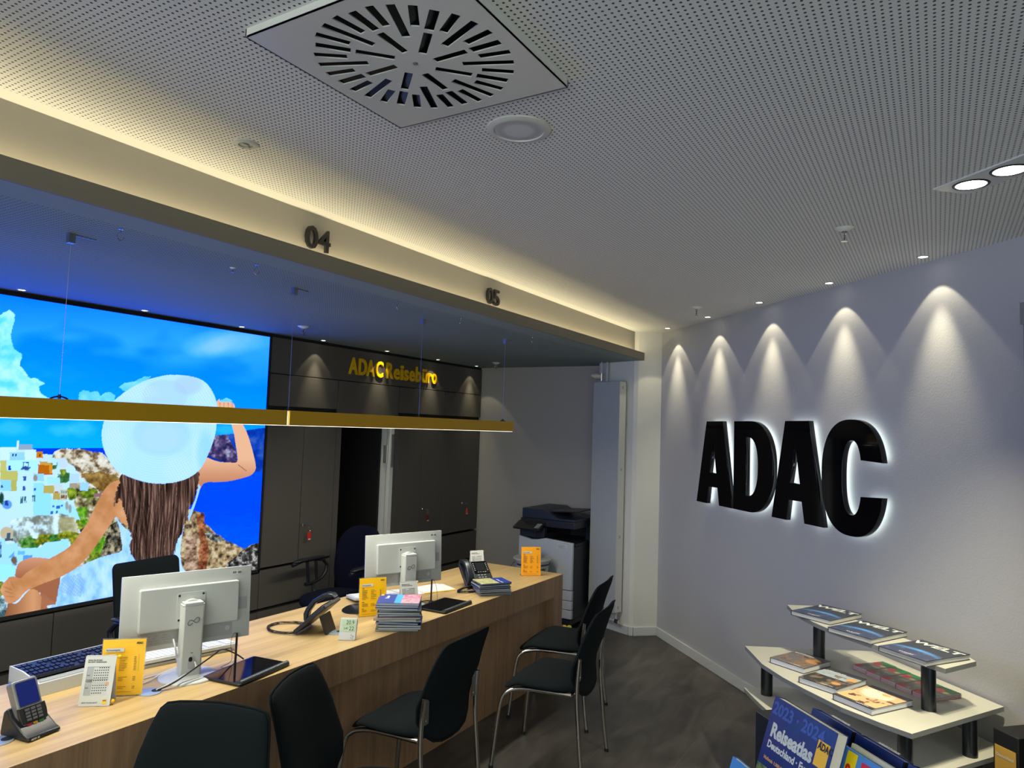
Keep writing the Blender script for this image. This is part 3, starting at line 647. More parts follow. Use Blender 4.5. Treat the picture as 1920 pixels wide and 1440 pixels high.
    blk(42, 866, 54, 868, (40, 55, 90)); blk(43, 868, 44, 882, (40, 55, 90)); blk(52, 868, 53, 882, (40, 55, 90)); mixc(ell(48, 878, 8, 4, .3, 0, 1.2, 4), (50, 80, 150))
    blk(62, 888, 82, 902, (150, 205, 245)); mixc(ell(66, 896, 4, 6, .3), (150, 150, 140)); blk(88, 895, 112, 908, (170, 222, 250))
    blk(81, 910, 102, 925, (190, 180, 95)); blk(101, 908, 117, 925, (205, 225, 230)); blk(102, 921, 109, 925, (170, 110, 90)); blk(99, 924, 112, 937, (185, 170, 95)); blk(112, 918, 126, 938, (200, 210, 190))
    for a in range(3): blk(114+a*4, 928, 117+a*4, 935, (120, 90, 60)); blk(114+a*4, 920, 117+a*4, 925, (130, 160, 170))
    blk(130, 888, 148, 905, (185, 220, 235)); blk(130, 906, 145, 914, (170, 160, 150)); blk(150, 905, 165, 920, (160, 210, 240)); blk(175, 925, 190, 932, (150, 110, 120))
    mixc(poly([(95, 937), (112, 937), (128, 945), (140, 950), (150, 975), (128, 970), (95, 972)]), (165, 220, 250))
    for (a, b, c_, d) in ((98, 947, 102, 951), (94, 958, 99, 964), (104, 958, 108, 965), (105, 948, 112, 954), (114, 946, 118, 950)): blk(a, b, c_, d, (40, 110, 215))
    for cx_, cy_ in ((125, 948), (131, 954)): mixc(ell(cx_, cy_, 3, 8, .3), (150, 170, 170))
    mixc(ell(13, 946, 9, 8.5, .15), (95, 160, 225)); blk(9, 939, 15, 948, (30, 70, 160)); mixc(ell(2, 935, 5, 10, .4, 0, .8, 5), (25, 70, 60))
    blk(0, 900, 20, 920, (140, 205, 246)); blk(2, 910, 5, 914, (40, 60, 100))
    cliff = poly([(20, 975), (40, 970), (95, 965), (110, 962), (140, 970), (148, 1000), (130, 1015), (60, 1028), (35, 1025), (20, 1010)], 5, 7); nc = fbm(13, 8, 8); mixc(cliff, grad(nc*2.4-.75, [(0, (120, 130, 125)), (.35, (165, 190, 190)), (.6, (205, 235, 245)), (1, (225, 245, 252))]))
    mixc(poly([(110, 968), (140, 970), (148, 1000), (125, 1006), (108, 990)], 5, 6), grad(nc*2-.5, [(0, (140, 140, 95)), (1, (210, 215, 190))]))
    mixc(ell(12, 1000, 12, 12, .15), (200, 190, 160)); blk(12, 999, 19, 1010, (60, 95, 130)); blk(0, 1010, 24, 1014, (90, 90, 90))
    for cx, cy, rx, ry, k in ((55, 1018, 19, 12, 2), (83, 1012, 17, 11, 0), (105, 1010, 14, 9, 2), (128, 1006, 19, 10, 0), (140, 1014, 10, 10, 0)):
        mixc(ell(cx, cy, rx, ry, .2, 0, .8, 7), grad(fbm(5, k, 2)*1.7-.35, [(0, ((70, 90, 15), (55, 110, 20), (30, 85, 30))[k]), (1, ((190, 195, 60), (140, 210, 60), (120, 185, 80))[k])]))
    wallp = poly([(-9, 1012), (8, 1009), (11, 1020), (32, 1018), (34, 1028), (75, 1027), (84, 1018), (92, 1017), (113, 1014), (114, 1011), (128, 1010), (129, 1035), (90, 1062), (-9, 1066)]); mixc(wallp, (165, 216, 250))
    blk(33, 1033, 46, 1040, (110, 180, 235)); blk(43, 1041, 60, 1050, (90, 160, 225)); mixc(poly([(15, 1046), (26, 1034), (27, 1046)]), (100, 170, 225)); mixc(ell(26, 1052, 5, 8, .4, 0, 1, 5), (110, 100, 85)); blk(0, 1016, 2, 1045, (30, 70, 90))
    mixc(poly([(-9, 1057), (35, 1061), (28, 1083), (-9, 1090)]), (160, 222, 254))
    mixc(poly([(-9, 1088), (10, 1092), (2, 1120), (-9, 1120)], 3, 4), grad(fbm(5), [(0, (70, 90, 30)), (1, (190, 200, 90))])); mixc(poly([(-9, 1118), (14, 1122), (8, 1170), (-9, 1175)], 3, 4), grad(fbm(5)*2-.5, [(0, (40, 70, 80)), (1, (190, 225, 240))]))
    # right: mountain, sea, cliffs
    sea = poly([(340, 870), (520, 870), (520, 1100), (340, 1100)]); mixc(sea, grad((y-870)/160+(fbm(5, 1, 1, .3)-.5)*.35, [(0, (0, 78, 222)), (.5, (0, 66, 236)), (1, (0, 88, 226))]))
    mt = poly([(380, 828), (402, 817), (438, 813), (465, 806), (497, 802), (520, 800), (520, 886), (479, 884), (452, 880), (370, 876)], 2, 6)
    mixc(mt, grad(fbm(14, 3, 3)*1.5-.2, [(0, (0, 40, 150)), (.5, (10, 62, 190)), (1, (60, 100, 200))]))
    pr = poly([(380, 822), (402, 817), (425, 815), (441, 845), (446, 868), (420, 866), (380, 850)], 4, 6); mixc(pr*.85, grad(fbm(7, 6, 1)*2-.5, [(0, (35, 30, 70)), (.5, (105, 75, 110)), (1, (190, 190, 210))]))
    rk = poly([(340, 950), (362, 957), (382, 961), (384, 980), (404, 999), (424, 1013), (457, 1029), (470, 1022), (484, 1018), (500, 1015), (500, 1110), (300, 1110), (320, 1010)], 4, 7)
    nr = fbm(7, 2, 8); mixc(rk, grad(nr*2-.5, [(0, (60, 50, 42)), (.35, (135, 115, 85)), (.65, (185, 165, 125)), (1, (215, 205, 175))]))
    rd = poly([(368, 962), (384, 966), (384, 1000), (392, 1030), (385, 1080), (368, 1080), (374, 1020)], 6, 7); mixc(rd*.75, grad(nr*2-.5, [(0, (90, 35, 20)), (1, (205, 120, 75))]))
    pk = poly([(345, 1010), (368, 1000), (372, 1075), (350, 1080)], 6, 7); mixc(pk*.55, grad(nr*2-.5, [(0, (95, 60, 50)), (1, (225, 190, 180))]))
    dk = poly([(440, 1045), (455, 1032), (470, 1022), (484, 1018), (500, 1015), (500, 1090), (425, 1068), (425, 1055)], 6, 6); mixc(dk, grad(fbm(5, 1, 7)*2.2-.6, [(0, (18, 20, 24)), (.5, (75, 75, 75)), (1, (190, 190, 185))]))
    dk = poly([(384, 1000), (400, 998), (422, 1012), (405, 1018), (388, 1008)], 5, 5); mixc(dk, grad(fbm(5, 1, 7)*2.2-.6, [(0, (30, 32, 34)), (1, (180, 185, 180))]))
    # the woman seen from behind
    dk = poly([(205, 985), (222, 975), (228, 1035), (200, 1045), (178, 1062), (195, 1020)], 4, 5); mixc(dk, grad(fbm(6, 3, 7)*2.2-.6, [(0, (25, 28, 25)), (1, (190, 180, 150))]))
    dress = sm([(217, 968), (222, 985), (226, 1005), (228, 1032), (205, 1040), (180, 1048), (150, 1062), (118, 1082), (108, 1110), (102, 1150), (215, 1150), (360, 1100), (342, 1065), (338, 1030), (344, 990), (352, 955), (372, 905), (366, 896), (345, 950), (335, 1000), (300, 1010), (240, 995)], 3)
    mixc(poly(dress), grad(fbm(22, 4, 4, 2)*1.5-.2+(x-200)/900, [(0, (130, 180, 235)), (.5, (165, 208, 246)), (1, (200, 228, 252))]))
    mixc(poly([(115, 1085), (150, 1075), (160, 1090), (150, 1120), (112, 1110)], 2, 5)*np.clip((np.sin(x*1.1)*np.sin(y*.9+x*.3)+.6), 0, .5), (120, 170, 220))
    def skin(pts, lo, hi, ax=0, k=3, edge=None):
        m_ = poly(sm(pts, k)); t = edge if edge is not None else fbm(30, 2, 2); mixc(m_, grad(t, [(0, lo), (1, hi)]))
    skin([(42, 1051), (52, 1047), (64, 1045), (80, 1046), (94, 1050), (112, 1080), (109, 1105), (103, 1134), (92, 1124), (76, 1112), (60, 1106), (45, 1100), (30, 1085), (28, 1075), (33, 1058)], (165, 105, 75), (222, 165, 130), edge=np.clip((1085-y)/45, 0, 1))
    skin([(76, 1112), (92, 1122), (104, 1131), (88, 1136), (90, 1145), (60, 1150)], (150, 95, 70), (190, 130, 95))
    skin([(16, 1128), (30, 1132), (50, 1110), (60, 1104), (70, 1108), (77, 1118), (77, 1132), (72, 1148), (40, 1165), (4, 1170), (10, 1150)], (150, 98, 65), (218, 160, 115), edge=np.clip(1-np.abs(x-62)/50, 0, 1))
    skin([(222, 900), (208, 905), (198, 915), (187, 933), (177, 952), (167, 973), (157, 990), (147, 1003), (138, 1016), (127, 1027), (110, 1038), (93, 1047), (76, 1058), (60, 1067), (48, 1075), (38, 1084), (34, 1083), (26, 1081), (17, 1082), (10, 1090), (5, 1095), (1, 1104), (2, 1112), (8, 1121), (10, 1129), (20, 1131), (28, 1129), (38, 1120), (47, 1110), (64, 1101), (83, 1093), (100, 1087), (117, 1080), (135, 1070), (150, 1059), (162, 1046), (173, 1033), (187, 1012), (200, 993), (209, 980), (217, 968), (236, 985), (300, 1000), (345, 965), (372, 905), (368, 880), (300, 880), (240, 893)], (190, 128, 78), (228, 172, 128), edge=np.clip(.5+(fbm(26, 1, 1)-.5)*1.4+np.clip((y+x-1130)/200, -.4, .4)*0, 0, 1))
    for a, b in (((6, 1100), (22, 1106)), ((8, 1108), (24, 1113)), ((10, 1118), (26, 1119)), ((20, 1090), (27, 1104))):
        d = np.abs((b[0]-a[0])*(a[1]-y)-(a[0]-x)*(b[1]-a[1]))/math.hypot(b[0]-a[0], b[1]-a[1]); mixc(((d < .7) & (x > a[0]) & (x < b[0]))*.5, (150, 90, 60))
    skin([(385, 858), (398, 862), (412, 866), (430, 867), (444, 866), (444, 850), (441, 830), (438, 811), (434, 795), (432, 775), (424, 770), (406, 765), (401, 758), (406, 753), (411, 748), (413, 754), (420, 753), (428, 754), (436, 755), (440, 762), (443, 775), (456, 798), (463, 812), (469, 830), (475, 852), (479, 872), (478, 882), (470, 891), (452, 897), (430, 902), (408, 904), (390, 904), (380, 908), (372, 920), (358, 912), (360, 890), (372, 872)], (200, 138, 105), (240, 190, 155), edge=np.clip(1-(y-860)/45, 0, 1))
    mixc(((np.abs(y-(872+(x-447)*.75)) < .9) & (x > 446) & (x < 462))*.7, (120, 70, 50))
    for fx in (412, 419.5, 427.5, 435): mixc(((np.abs(x-fx) < .5) & (y > 755) & (y < 768))*.6, (150, 90, 70))
    mixc(poly([(352, 968), (366, 935), (372, 908), (376, 912), (368, 940), (354, 978)]), (165, 205, 245))
    hair = sm([(232, 888), (300, 900), (368, 882), (371, 905), (366, 930), (355, 952), (348, 975), (340, 1000), (330, 1018), (326, 1040), (312, 1056), (296, 1062), (284, 1050), (276, 1066), (262, 1062), (252, 1050), (243, 1030), (246, 1008), (240, 985), (232, 955), (224, 935), (214, 952), (216, 930), (224, 905)], 3)
    hm = poly(hair, 7, 5); st = vn((x+(y-900)*.06*np.sin(y*.02))/2.1, y/38+3)*.6+vn(x/1.1+5, y/25)*.4
    mixc(hm, grad(st*1.6-.25, [(0, (22, 15, 14)), (.5, (72, 52, 46)), (1, (150, 120, 108))]))
    for i in range(26):
        xx = 228+i*5.4; yy = (x-(xx+6*np.sin(y*.03+i)+(i-13)*-.02*(y-900))); mixc(((np.abs(yy) < .6) & (y > 900+(i*37 % 30)) & (y < 1050+(i*53 % 25)))*.55, ((95, 72, 62) if i % 3 else (30, 20, 18)))
    hat = sm([(190, 813), (193, 838), (203, 862), (216, 880), (232, 890), (249, 897), (268, 903), (285, 906), (300, 907), (316, 906), (333, 903), (349, 898), (365, 889), (377, 877), (384, 865), (390, 852), (397, 835), (402, 819), (405, 805), (406, 791), (407, 776), (407, 763), (404, 748), (399, 736), (390, 722), (379, 713), (367, 708), (354, 705), (340, 703), (327, 703), (313, 703), (299, 706), (282, 710), (266, 716), (249, 725), (232, 736), (220, 746), (210, 755), (200, 770), (195, 788)], 2)
    hh = poly(hat); mixc(hh, (178, 219, 250))
    rr = np.hypot((x-300)/1.0, (y-800)/.92); mixc(hh*np.clip(np.sin(rr*1.3)*.5+.5, 0, 1)*np.clip((rr-40)/20, 0, 1)*.35, (205, 233, 255))
    mixc(hh*ell(303, 815, 52, 38, .25), (168, 210, 247)); mixc(hh*ell(300, 822, 42, 26, .8), (180, 215, 248))
    mixc(hh*ell(309, 742, 42, 30, .12), (176, 212, 244)); mixc(hh*ell(309, 742, 42, 30, .12)*np.clip(np.sin(np.hypot(x-309, y-748)*1.5)*.5+.5, 0, 1)*.4, (190, 225, 250))
    wv = np.clip(np.sin(x*.9+y*.5)*np.sin(y*1.15-x*.2)*2, 0, 1)
    for cx, cy, rx, ry in ((215, 835, 20, 38), (335, 880, 28, 22), (250, 735, 40, 14), (380, 745, 18, 28), (370, 850, 10, 34)): mixc(hh*ell(cx, cy, rx, ry, .6)*wv*.6, (228, 243, 255))
    mixc(hh*ell(352, 722, 26, 18, .4)*.5, (175, 205, 225)); mixc(hh*ell(385, 850, 16, 40, .6)*.45, (130, 190, 248))
    C[:] = np.clip(C, 0, 255)/255.0
    Lc = np.where(C <= .04045, C/12.92, ((C+.055)/1.055)**2.4)
    sat = np.clip((C[:, 2]-.86)/.14, 0, 1)*np.clip((C[:, 2]-C[:, 0])*1.4, 0, 1); Lc[:, 2] *= 1+3.0*sat; Lc[:, 1] *= 1+.6*sat     # the lit blue is brighter than the other inks
    return Lc
xs = np.concatenate([np.arange(.38, 1.755, .05), np.arange(1.76, 3.5551, .0035)]); zs = np.arange(.703, 2.4061, .0035)
GX, GZ = np.meshgrid(xs, zs); nx, nz = len(xs), len(zs)
colr = paint(GX.ravel(), GZ.ravel())
me = bpy.data.meshes.new('printed_motif'); nv = nx*nz
me.vertices.add(nv); co = np.stack([GX.ravel()-1.9675, np.zeros(nv), GZ.ravel()-.70], -1).astype(np.float32); me.vertices.foreach_set('co', co.ravel())
ii = np.arange(nv).reshape(nz, nx); q = np.stack([ii[:-1, :-1], ii[:-1, 1:], ii[1:, 1:], ii[1:, :-1]], -1).reshape(-1, 4); nf = len(q)
me.loops.add(nf*4); me.loops.foreach_set('vertex_index', q.ravel().astype(np.int32)); me.polygons.add(nf)
me.polygons.foreach_set('loop_start', np.arange(0, nf*4, 4, dtype=np.int32)); me.polygons.foreach_set('loop_total', np.full(nf, 4, dtype=np.int32)); me.update(calc_edges=True)
ca = me.color_attributes.new('print', 'FLOAT_COLOR', 'POINT'); ca.data.foreach_set('color', np.concatenate([colr, np.ones((nv, 1))], 1).astype(np.float32).ravel())
mp_ = bpy.data.materials.new('backlit_print'); mp_.use_nodes = True; nt = mp_.node_tree; nt.nodes.clear()
at = nt.nodes.new('ShaderNodeVertexColor'); at.layer_name = 'print'; em = nt.nodes.new('ShaderNodeEmission'); em.inputs[1].default_value = K_PRINT; ou = nt.nodes.new('ShaderNodeOutputMaterial')
nt.links.new(at.outputs[0], em.inputs[0]); nt.links.new(em.outputs[0], ou.inputs[0])
pic = empty('light_box_picture', (1.9675, YB, .70)); setp(pic, 'huge backlit picture of a woman in a white sun hat above a white seaside town', 'picture')
pm = link('printed_motif', me, mp_, pic); pm.location = (0, -.002, 0)
bm = B()
for a in ((-1.60, -.008, -.018, 1.60, .05, .002), (-1.60, -.008, 1.704, 1.60, .05, 1.709), (-1.60, -.008, -.018, -1.588, .05, 1.709), (1.589, -.008, -.018, 1.603, .05, 1.709)): box(bm, a[:3], a[3:])
box(bm, (-1.60, .0, -.018), (1.60, .5, 1.709)); build('frame', bm, M_GAP, pic)

# ================================================================== RECEPTION COUNTER
cnt = empty('reception_counter', (1.9, 2.70, 0)); setp(cnt, 'long oak reception counter with overhanging front and end panel', 'counter')
cx_, cy_ = 1.9, 2.70; Y0, Y1, X1 = 2.34, 3.065, 4.70; XL = -.6
bm = B(); box(bm, (XL-cx_, Y0-cy_, ZD-.0015), (X1-cx_, Y1-cy_, ZD)); box(bm, (XL-cx_, Y0-cy_+.0205, ZD-.022), (4.565-cx_, Y1-cy_, ZD-.0016)); build('worktop', bm, M_TOP, cnt)
bm = B(); box(bm, (XL-cx_, Y0-cy_, .598), (4.566-cx_, Y0-cy_+.02, ZD-.0016)); box(bm, (XL-cx_, Y0-cy_+.02, .598), (4.566-cx_, Y0-cy_+.06, .616)); build('fascia', bm, M_OAKV, cnt)
bm = B(); box(bm, (4.566-cx_, Y0-cy_, 0), (X1-cx_, Y1-cy_, ZD-.0016)); build('end_panel', bm, M_OAKV, cnt)
bm = B(); box(bm, (XL-cx_, 2.398-cy_, 0.002), (4.564-cx_, 2.42-cy_, ZD-.0225)); build('front_panel', bm, M_OAKV, cnt)
M_GROM = mat('grommet_steel', (.42, .50, .58), .35, .6)
for gxx, gyy in ((1.675, 2.56), (2.655, 2.57), (1.165, 2.55)):
    bm = B(); lathe(bm, [(.042, 0), (.042, .003), (.036, .004), (0, .004)], 32, c=(gxx-cx_, gyy-cy_, ZD)); g_ = build('cable_grommet', bm, M_GROM, cnt, smooth=True)
    bm = B(); lathe(bm, [(0, .0045), (.017, .0045), (.017, .004)], 20, c=(gxx-cx_+.02, gyy-cy_-.008, ZD)); build('cable_hole', bm, M_BLK, g_)

# ------------------------------------------------------------------ monitors (seen from behind)
def monitor(x, y, rz, label):
    t = empty('monitor', (x, y, ZD), rz); setp(t, label, 'monitor', 'white monitors on the counter')
    bm = B(); lathe(bm, [(0, .012), (.09, .011), (.108, .007), (.112, .003), (.112, 0), (0, 0)], 48); build('base', bm, M_WPL, t, smooth=True, angle=50)
    # column with cable hole
    bm = B(); prism(bm, [(-.036, -.030), (.036, -.030), (.042, -.022), (.042, .020), (-.042, .020), (-.042, -.022)], .009, .285)
    box(bm, (-.036, -.030, .285), (.036, .03, .300)); prism(bm, [(-.036, -.030), (.036, -.030), (.042, -.022), (.042, .03), (-.042, .03), (-.042, -.022)], .284, .292)
    col = build('column', bm, M_WPL, t, bevel=.003)
    bm = B(); prism(bm, rrect(.026, .05, .01, 0, 0), -.0006, .0006, mtx=Matrix(((1, 0, 0, .0), (0, 0, -1, -.0306), (0, 1, 0, .062), (0, 0, 0, 1)))); build('cable_slot', bm, M_GPL, col)
    bm = B(); prism(bm, rrect(.014, .018, .006, 0, 0), -.0006, .0006, mtx=Matrix(((1, 0, 0, -.004), (0, 0, -1, -.0316), (0, 1, 0, .076), (0, 0, 0, 1)))); box(bm, (-.004, -.0312, .10), (.004, -.030, .1015)); build('slot_opening', bm, M_BLK, col)
    # infinity-like maker mark
    pts = [(.0175*math.cos(a)/(1+math.sin(a)**2)*1.25, .0205*math.sin(a)*math.cos(a)/(1+math.sin(a)**2)*1.35+.35*.0175*math.cos(a)/(1+math.sin(a)**2)) for a in [PI*.62+2*PI*k/60 for k in range(57)]]
    bm = B(); tube(bm, [(p[0], -.0305, .225+p[1]) for p in pts], .0016, 6); build('emblem', bm, mat('emblem_grey', (.12, .12, .12), .4), col)
    # tilted head
    hd = bpy.data.objects.new('screen_housing', None)
    tilt = math.radians(3)
    T = Matrix.Translation((0, .045, .262)) @ Matrix.Rotation(-tilt, 4, 'X')
    bm = B(); Wm, Hm = .503, .296
    prism(bm, [(-Wm/2, 0), (Wm/2, 0), (Wm/2, .012), (.0, .012), (-Wm/2, .012)], -Hm/2, Hm/2)
    # chamfered back
    v = [(-Wm/2, 0, -Hm/2), (Wm/2, 0, -Hm/2), (Wm/2, 0, Hm/2), (-Wm/2, 0, Hm/2), (-Wm/2+.03, -.009, -Hm/2+.03), (Wm/2-.03, -.009, -Hm/2+.03), (Wm/2-.03, -.009, Hm/2-.03), (-Wm/2+.03, -.009, Hm/2-.03)]
    vv = [bm.verts.new(p) for p in v]
    for f in ((0, 1, 5, 4), (1, 2, 6, 5), (2, 3, 7, 6), (3, 0, 4, 7), (4, 5, 6, 7)): bm.faces.new([vv[i] for i in f])
    bmesh.ops.transform(bm, matrix=T, verts=bm.verts); sh = build('screen_housing', bm, M_WPL, t, bevel=.002)
    bm = B(); prism(bm, rrect(.385, .168, .008, 0, .012), -.022, 0, mtx=T @ Matrix(((1, 0, 0, 0), (0, 0, 1, -.0085), (0, 1, 0, 0), (0, 0, 0, 1)))); build('rear_cover', bm, M_WPL, t, bevel=.004)
    bm = B(); box(bm, (-.19, -.0098, -.128), (.175, -.0088, -.078), mtx=T); box(bm, (.196, -.0098, -.03), (.232, -.0088, .02), mtx=T); build('recessed_band', bm, M_GPL, t)
    bm = B(); prism(bm, rrect(.110, .118, .006, 0, .01), -.0235, -.0215, mtx=T @ Matrix(((1, 0, 0, 0), (0, 0, 1, -.0085), (0, 1, 0, 0), (0, 0, 0, 1)))); build('mount_plate', bm, M_WPL, t, bevel=.0006)
    bm = B()
    for sx in (-.046, .046):
        for sz in (-.038, .058): lathe(bm, [(0, .0005), (.0045, .0005), (.0045, 0)], 12, mtx=T @ Matrix(((1, 0, 0, sx), (0, 0, -1, -.0322), (0, 1, 0, sz), (0, 0, 0, 1))))
    build('screw', bm, M_POST, t)
    bm = B(); cyl(bm, (0, -.005, .265), (0, .02, .265), .042, 32); build('swivel', bm, M_WPL, t, bevel=.001)
    bm = B(); box(bm, (-.24, -.0104, -.124), (-.055, -.0100, -.082), mtx=T); build('type_label', bm, mat('label_grey', (.38, .38, .37), .5), t)
    bm = B(); rnd = random.Random(3)
    for r in range(4):
        xx = -.235
        while xx < -.07:
            w = rnd.uniform(.006, .022); box(bm, (xx, -.0108, -.121+r*.0095), (min(xx+w, -.06), -.0104, -.118+r*.0095), mtx=T); xx += w+rnd.uniform(.003, .02)
    build('label_print', bm, M_INKG, t)
    bm = B(); box(bm, (.168, -.0100, .118), (.208, -.0094, .134), mtx=T); a = build('barcode_label', bm, M_PAPER, t)
    bm = B()
    for k in range(5): box(bm, (.192+k*.003, -.0104, .121), (.1935+k*.003, -.0100, .131), mtx=T)
    for k in range(3): box(bm, (.171+k*.005, -.0104, .122), (.174+k*.005, -.0100, .131), mtx=T)
    build('barcode', bm, M_INK, a)
    bm = B(); lathe(bm, [(0, .0005), (.010, .0005), (.010, 0)], 20, mtx=T @ Matrix(((1, 0, 0, .155), (0, 0, -1, -.0100), (0, 1, 0, -.10), (0, 0, 0, 1)))); build('lock_slot', bm, M_WPL, t)
    bm = B(); box(bm, (-Wm/2+.008, .0121, -Hm/2+.01), (Wm/2-.008, .0125, Hm/2-.008), mtx=T); build('display', bm, M_BGLOSS, t)
    return t
RM = math.radians(-19)
m1 = monitor(1.862, 2.600, RM, 'white monitor seen from behind, nearer one beside the yellow price sign')
m2 = monitor(3.285, 2.635, math.radians(-21), 'white monitor seen from behind, farther one behind the tall magazine stack')

# cables from monitor 1 and pen displays
def cable(pts, r, m, label, name='cable', group=None):
    bm = B(); tube(bm, pts, r, 8, sub=6); o = build(name, bm, m, None, smooth=True); return setp(o, label, 'cable', group)
Z = ZD+.004
M_WCAB = mat('white_cable', (.62, .62, .62), .4)
cable([(1.80, 2.62, .90), (1.80, 2.60, .86), (1.85, 2.66, .80), (1.88, 2.66, .78)], .0035, M_WCAB, 'white plug cable hanging from the back of the nearer monitor')
cable([(1.865, 2.566, .805), (1.845, 2.535, .79), (1.79, 2.535, .775), (1.72, 2.54, .755), (1.695, 2.552, .747)], .0032, M_WCAB, 'white cable from nearer monitor column to the counter grommet')
cable([(1.695, 2.545, .748), (1.75, 2.525, .765), (1.84, 2.52, .80), (1.93, 2.54, .82), (2.02, 2.60, .81), (2.09, 2.61, .775), (2.11, 2.575, .752)], .0032, M_BPL, 'black cable arching from the grommet to the nearer pen display')
cable([(1.90, 2.66, Z), (1.80, 2.70, Z), (1.72, 2.70, Z), (1.68, 2.665, Z), (1.73, 2.66, Z), (1.80, 2.69, Z+.004), (1.88, 2.72, Z), (1.95, 2.73, Z)], .0028, M_WCAB, 'loop of thin white cable lying behind the price sign')
cable([(3.33, 2.62, Z), (3.38, 2.60, Z+.008), (3.42, 2.59, Z+.008), (3.45, 2.566, Z)], .003, mat('brown_cable', (.03, .012, .012), .4), 'dark cable running to the farther pen display')

# pen displays (flat signature tablets)
def tablet(x, y, rz, label, w=.295, d=.20):
    t = empty('signature_tablet', (x, y, ZD), rz); setp(t, label, 'tablet', 'black signature tablets on the counter edge')
    bm = B(); prism(bm, rrect(w, d, .012), .0015, .012); build('body', bm, M_BPL, t, bevel=.003)
    bm = B(); prism(bm, rrect(w-.012, d-.05, .006, 0, .014), .0118, .0124); build('glass', bm, M_BGLOSS, t)
    bm = B(); tube(bm, [(-w/2+.008, -d/2+.012, .012), (w/2-.008, -d/2+.012, .012)], .0105, 14); build('front_grip', bm, mat('dark_grey_plastic', (.05, .06, .06), .35), t, smooth=True)
    return t
tb1 = tablet(2.032, 2.452, math.radians(9), 'black signature tablet reflecting the blue picture, beside the nearer monitor')
tb2 = tablet(3.41, 2.455, math.radians(3), 'black signature tablet beside the tall magazine stack')
for x, y, lb, top in ((2.055, 2.560, 'upright black pen in its holder behind the nearer tablet', 0), (3.43, 2.572, 'upright black pen in its holder behind the farther tablet', 0)):
    t = empty('stylus', (x, y, ZD)); setp(t, lb, 'pen', 'upright tablet pens')
    bm = B(); lathe(bm, [(0, 0), (.014, 0), (.012, .006), (.006, .010), (.0055, .012), (0, .012)], 18); build('holder', bm, M_BPL, t, smooth=True)
    bm = B(); tube(bm, [(0, 0, .010), (0.001, 0, .12), (.001, 0, .135)], [.0048, .0048, .0042], 12); build('barrel', bm, M_BPL, t, smooth=True)
    bm = B(); tube(bm, [(0, 0, .136), (-.008, .012, .13), (-.012, .02, .09), (-.008, .012, .03), (-.03, .01, .012), (-.055, .02, .004), (-.05, -.0, .004), (-.012, 0, .006)] if x < 3 else [(0, 0, .136), (.02, 0, .13), (.04, -.005, .09), (.048, -.01, .03), (.045, -.012, .012)], .0009, 6, sub=5); build('tether', bm, M_BPL, t)

# keyboards, papers, mouse
def keyboard(x, y, rz, w, label):
    t = empty('keyboard', (x, y, ZD), rz); setp(t, label, 'keyboard', 'white keyboards')
    T = Matrix.Rotation(math.radians(-4.5), 4, 'X') @ Matrix.Translation((0, 0, .021))
    bm = B(); prism(bm, rrect(w, .155, .01), -.009, .006, mtx=T); build('case', bm, M_WPL, t, bevel=.002)
    bm = B()
    for r in range(6):
        for k in range(21):
            if k in (14, 18) : continue
            xx = -w/2+.012+k*(w-.024)/21; yy = -.068+r*.0225; box(bm, (xx+.0008, yy+.0008, .006), (xx+(w-.024)/21-.0012, yy+.0195, .0095), mtx=T)
    build('keys', bm, M_PAPER, t)
    bm = B(); box(bm, (-w/2+.03, .055, .0005), (-w/2+.05, .07, .017)); box(bm, (w/2-.05, .055, .0005), (w/2-.03, .07, .017)); box(bm, (-w/2+.03, -.07, .0005), (w/2-.03, -.06, .012)); build('feet', bm, M_WPL, t)
    return t
keyboard(2.0, 2.845, math.radians(-13), .44, 'white keyboard behind the nearer monitor')
keyboard(3.345, 2.875, math.radians(-26), .40, 'white keyboard partly hidden behind the farther monitor and price sign')
t = empty('desk_unit', (0, 0, 0)); bpy.data.objects.remove(t)
t = empty('desk_console', (1.60, 2.945, ZD), math.radians(-1)); setp(t, 'white slanted desk console with black key grid at left end of counter', 'desk console')
def tray():
    bm = B(); L = .37
    prism(bm, [(-L/2, -.115), (L/2, -.115), (L/2, .115), (-L/2, .115)], 0.001, .012)
    for s in (-L/2, L/2-.006):
        vs = [(-.115, .0), (.115, .0), (.115, .066), (.02, .066), (-.10, .050), (-.115, .046)]
        a = [bm.verts.new((s, p[0], p[1]+.001)) for p in vs]; b = [bm.verts.new((s+.006, p[0], p[1]+.001)) for p in vs]
        bm.faces.new(a); bm.faces.new(b[::-1])
        for i in range(6): bm.faces.new((a[i], a[(i+1) % 6], b[(i+1) % 6], b[i]))
    box(bm, (-L/2+.006, -.115, .012), (L/2-.006, -.110, .047)); box(bm, (-L/2+.006, .110, .012), (L/2-.006, .115, .066))
    box(bm, (-L/2+.006, -.11, .03), (L/2-.006, -.03, .036)); box(bm, (-L/2+.006, -.075, .036), (L/2-.006, -.071, .044)); box(bm, (-L/2+.006, -.05, .036), (L/2-.006, -.047, .042))
    build('case', bm, M_WPL, t)
    T = Matrix.Translation((0, .045, .058)) @ Matrix.Rotation(math.radians(6), 4, 'X')
    bm = B(); box(bm, (-L/2+.006, -.068, -.012), (L/2-.006, .066, 0), mtx=T); build('key_panel', bm, M_BPL, t)
    bm = B()
    for i in range(19):
        for j in range(4): 
            if (i*7+j*5) % 9: box(bm, (-L/2+.012+i*.0188, -.058+j*.030, 0), (-L/2+.012+i*.0188+.0135, -.058+j*.030+.019, .005), mtx=T)
    build('key_grid', bm, mat('navy_keys', (.010, .012, .028), .3), t)
tray()
t = empty('paper_sheets', (3.72, 2.80, ZD+.0005), math.radians(-24)); setp(t, 'white papers with a yellow edged sheet behind the farther monitor', 'paper')
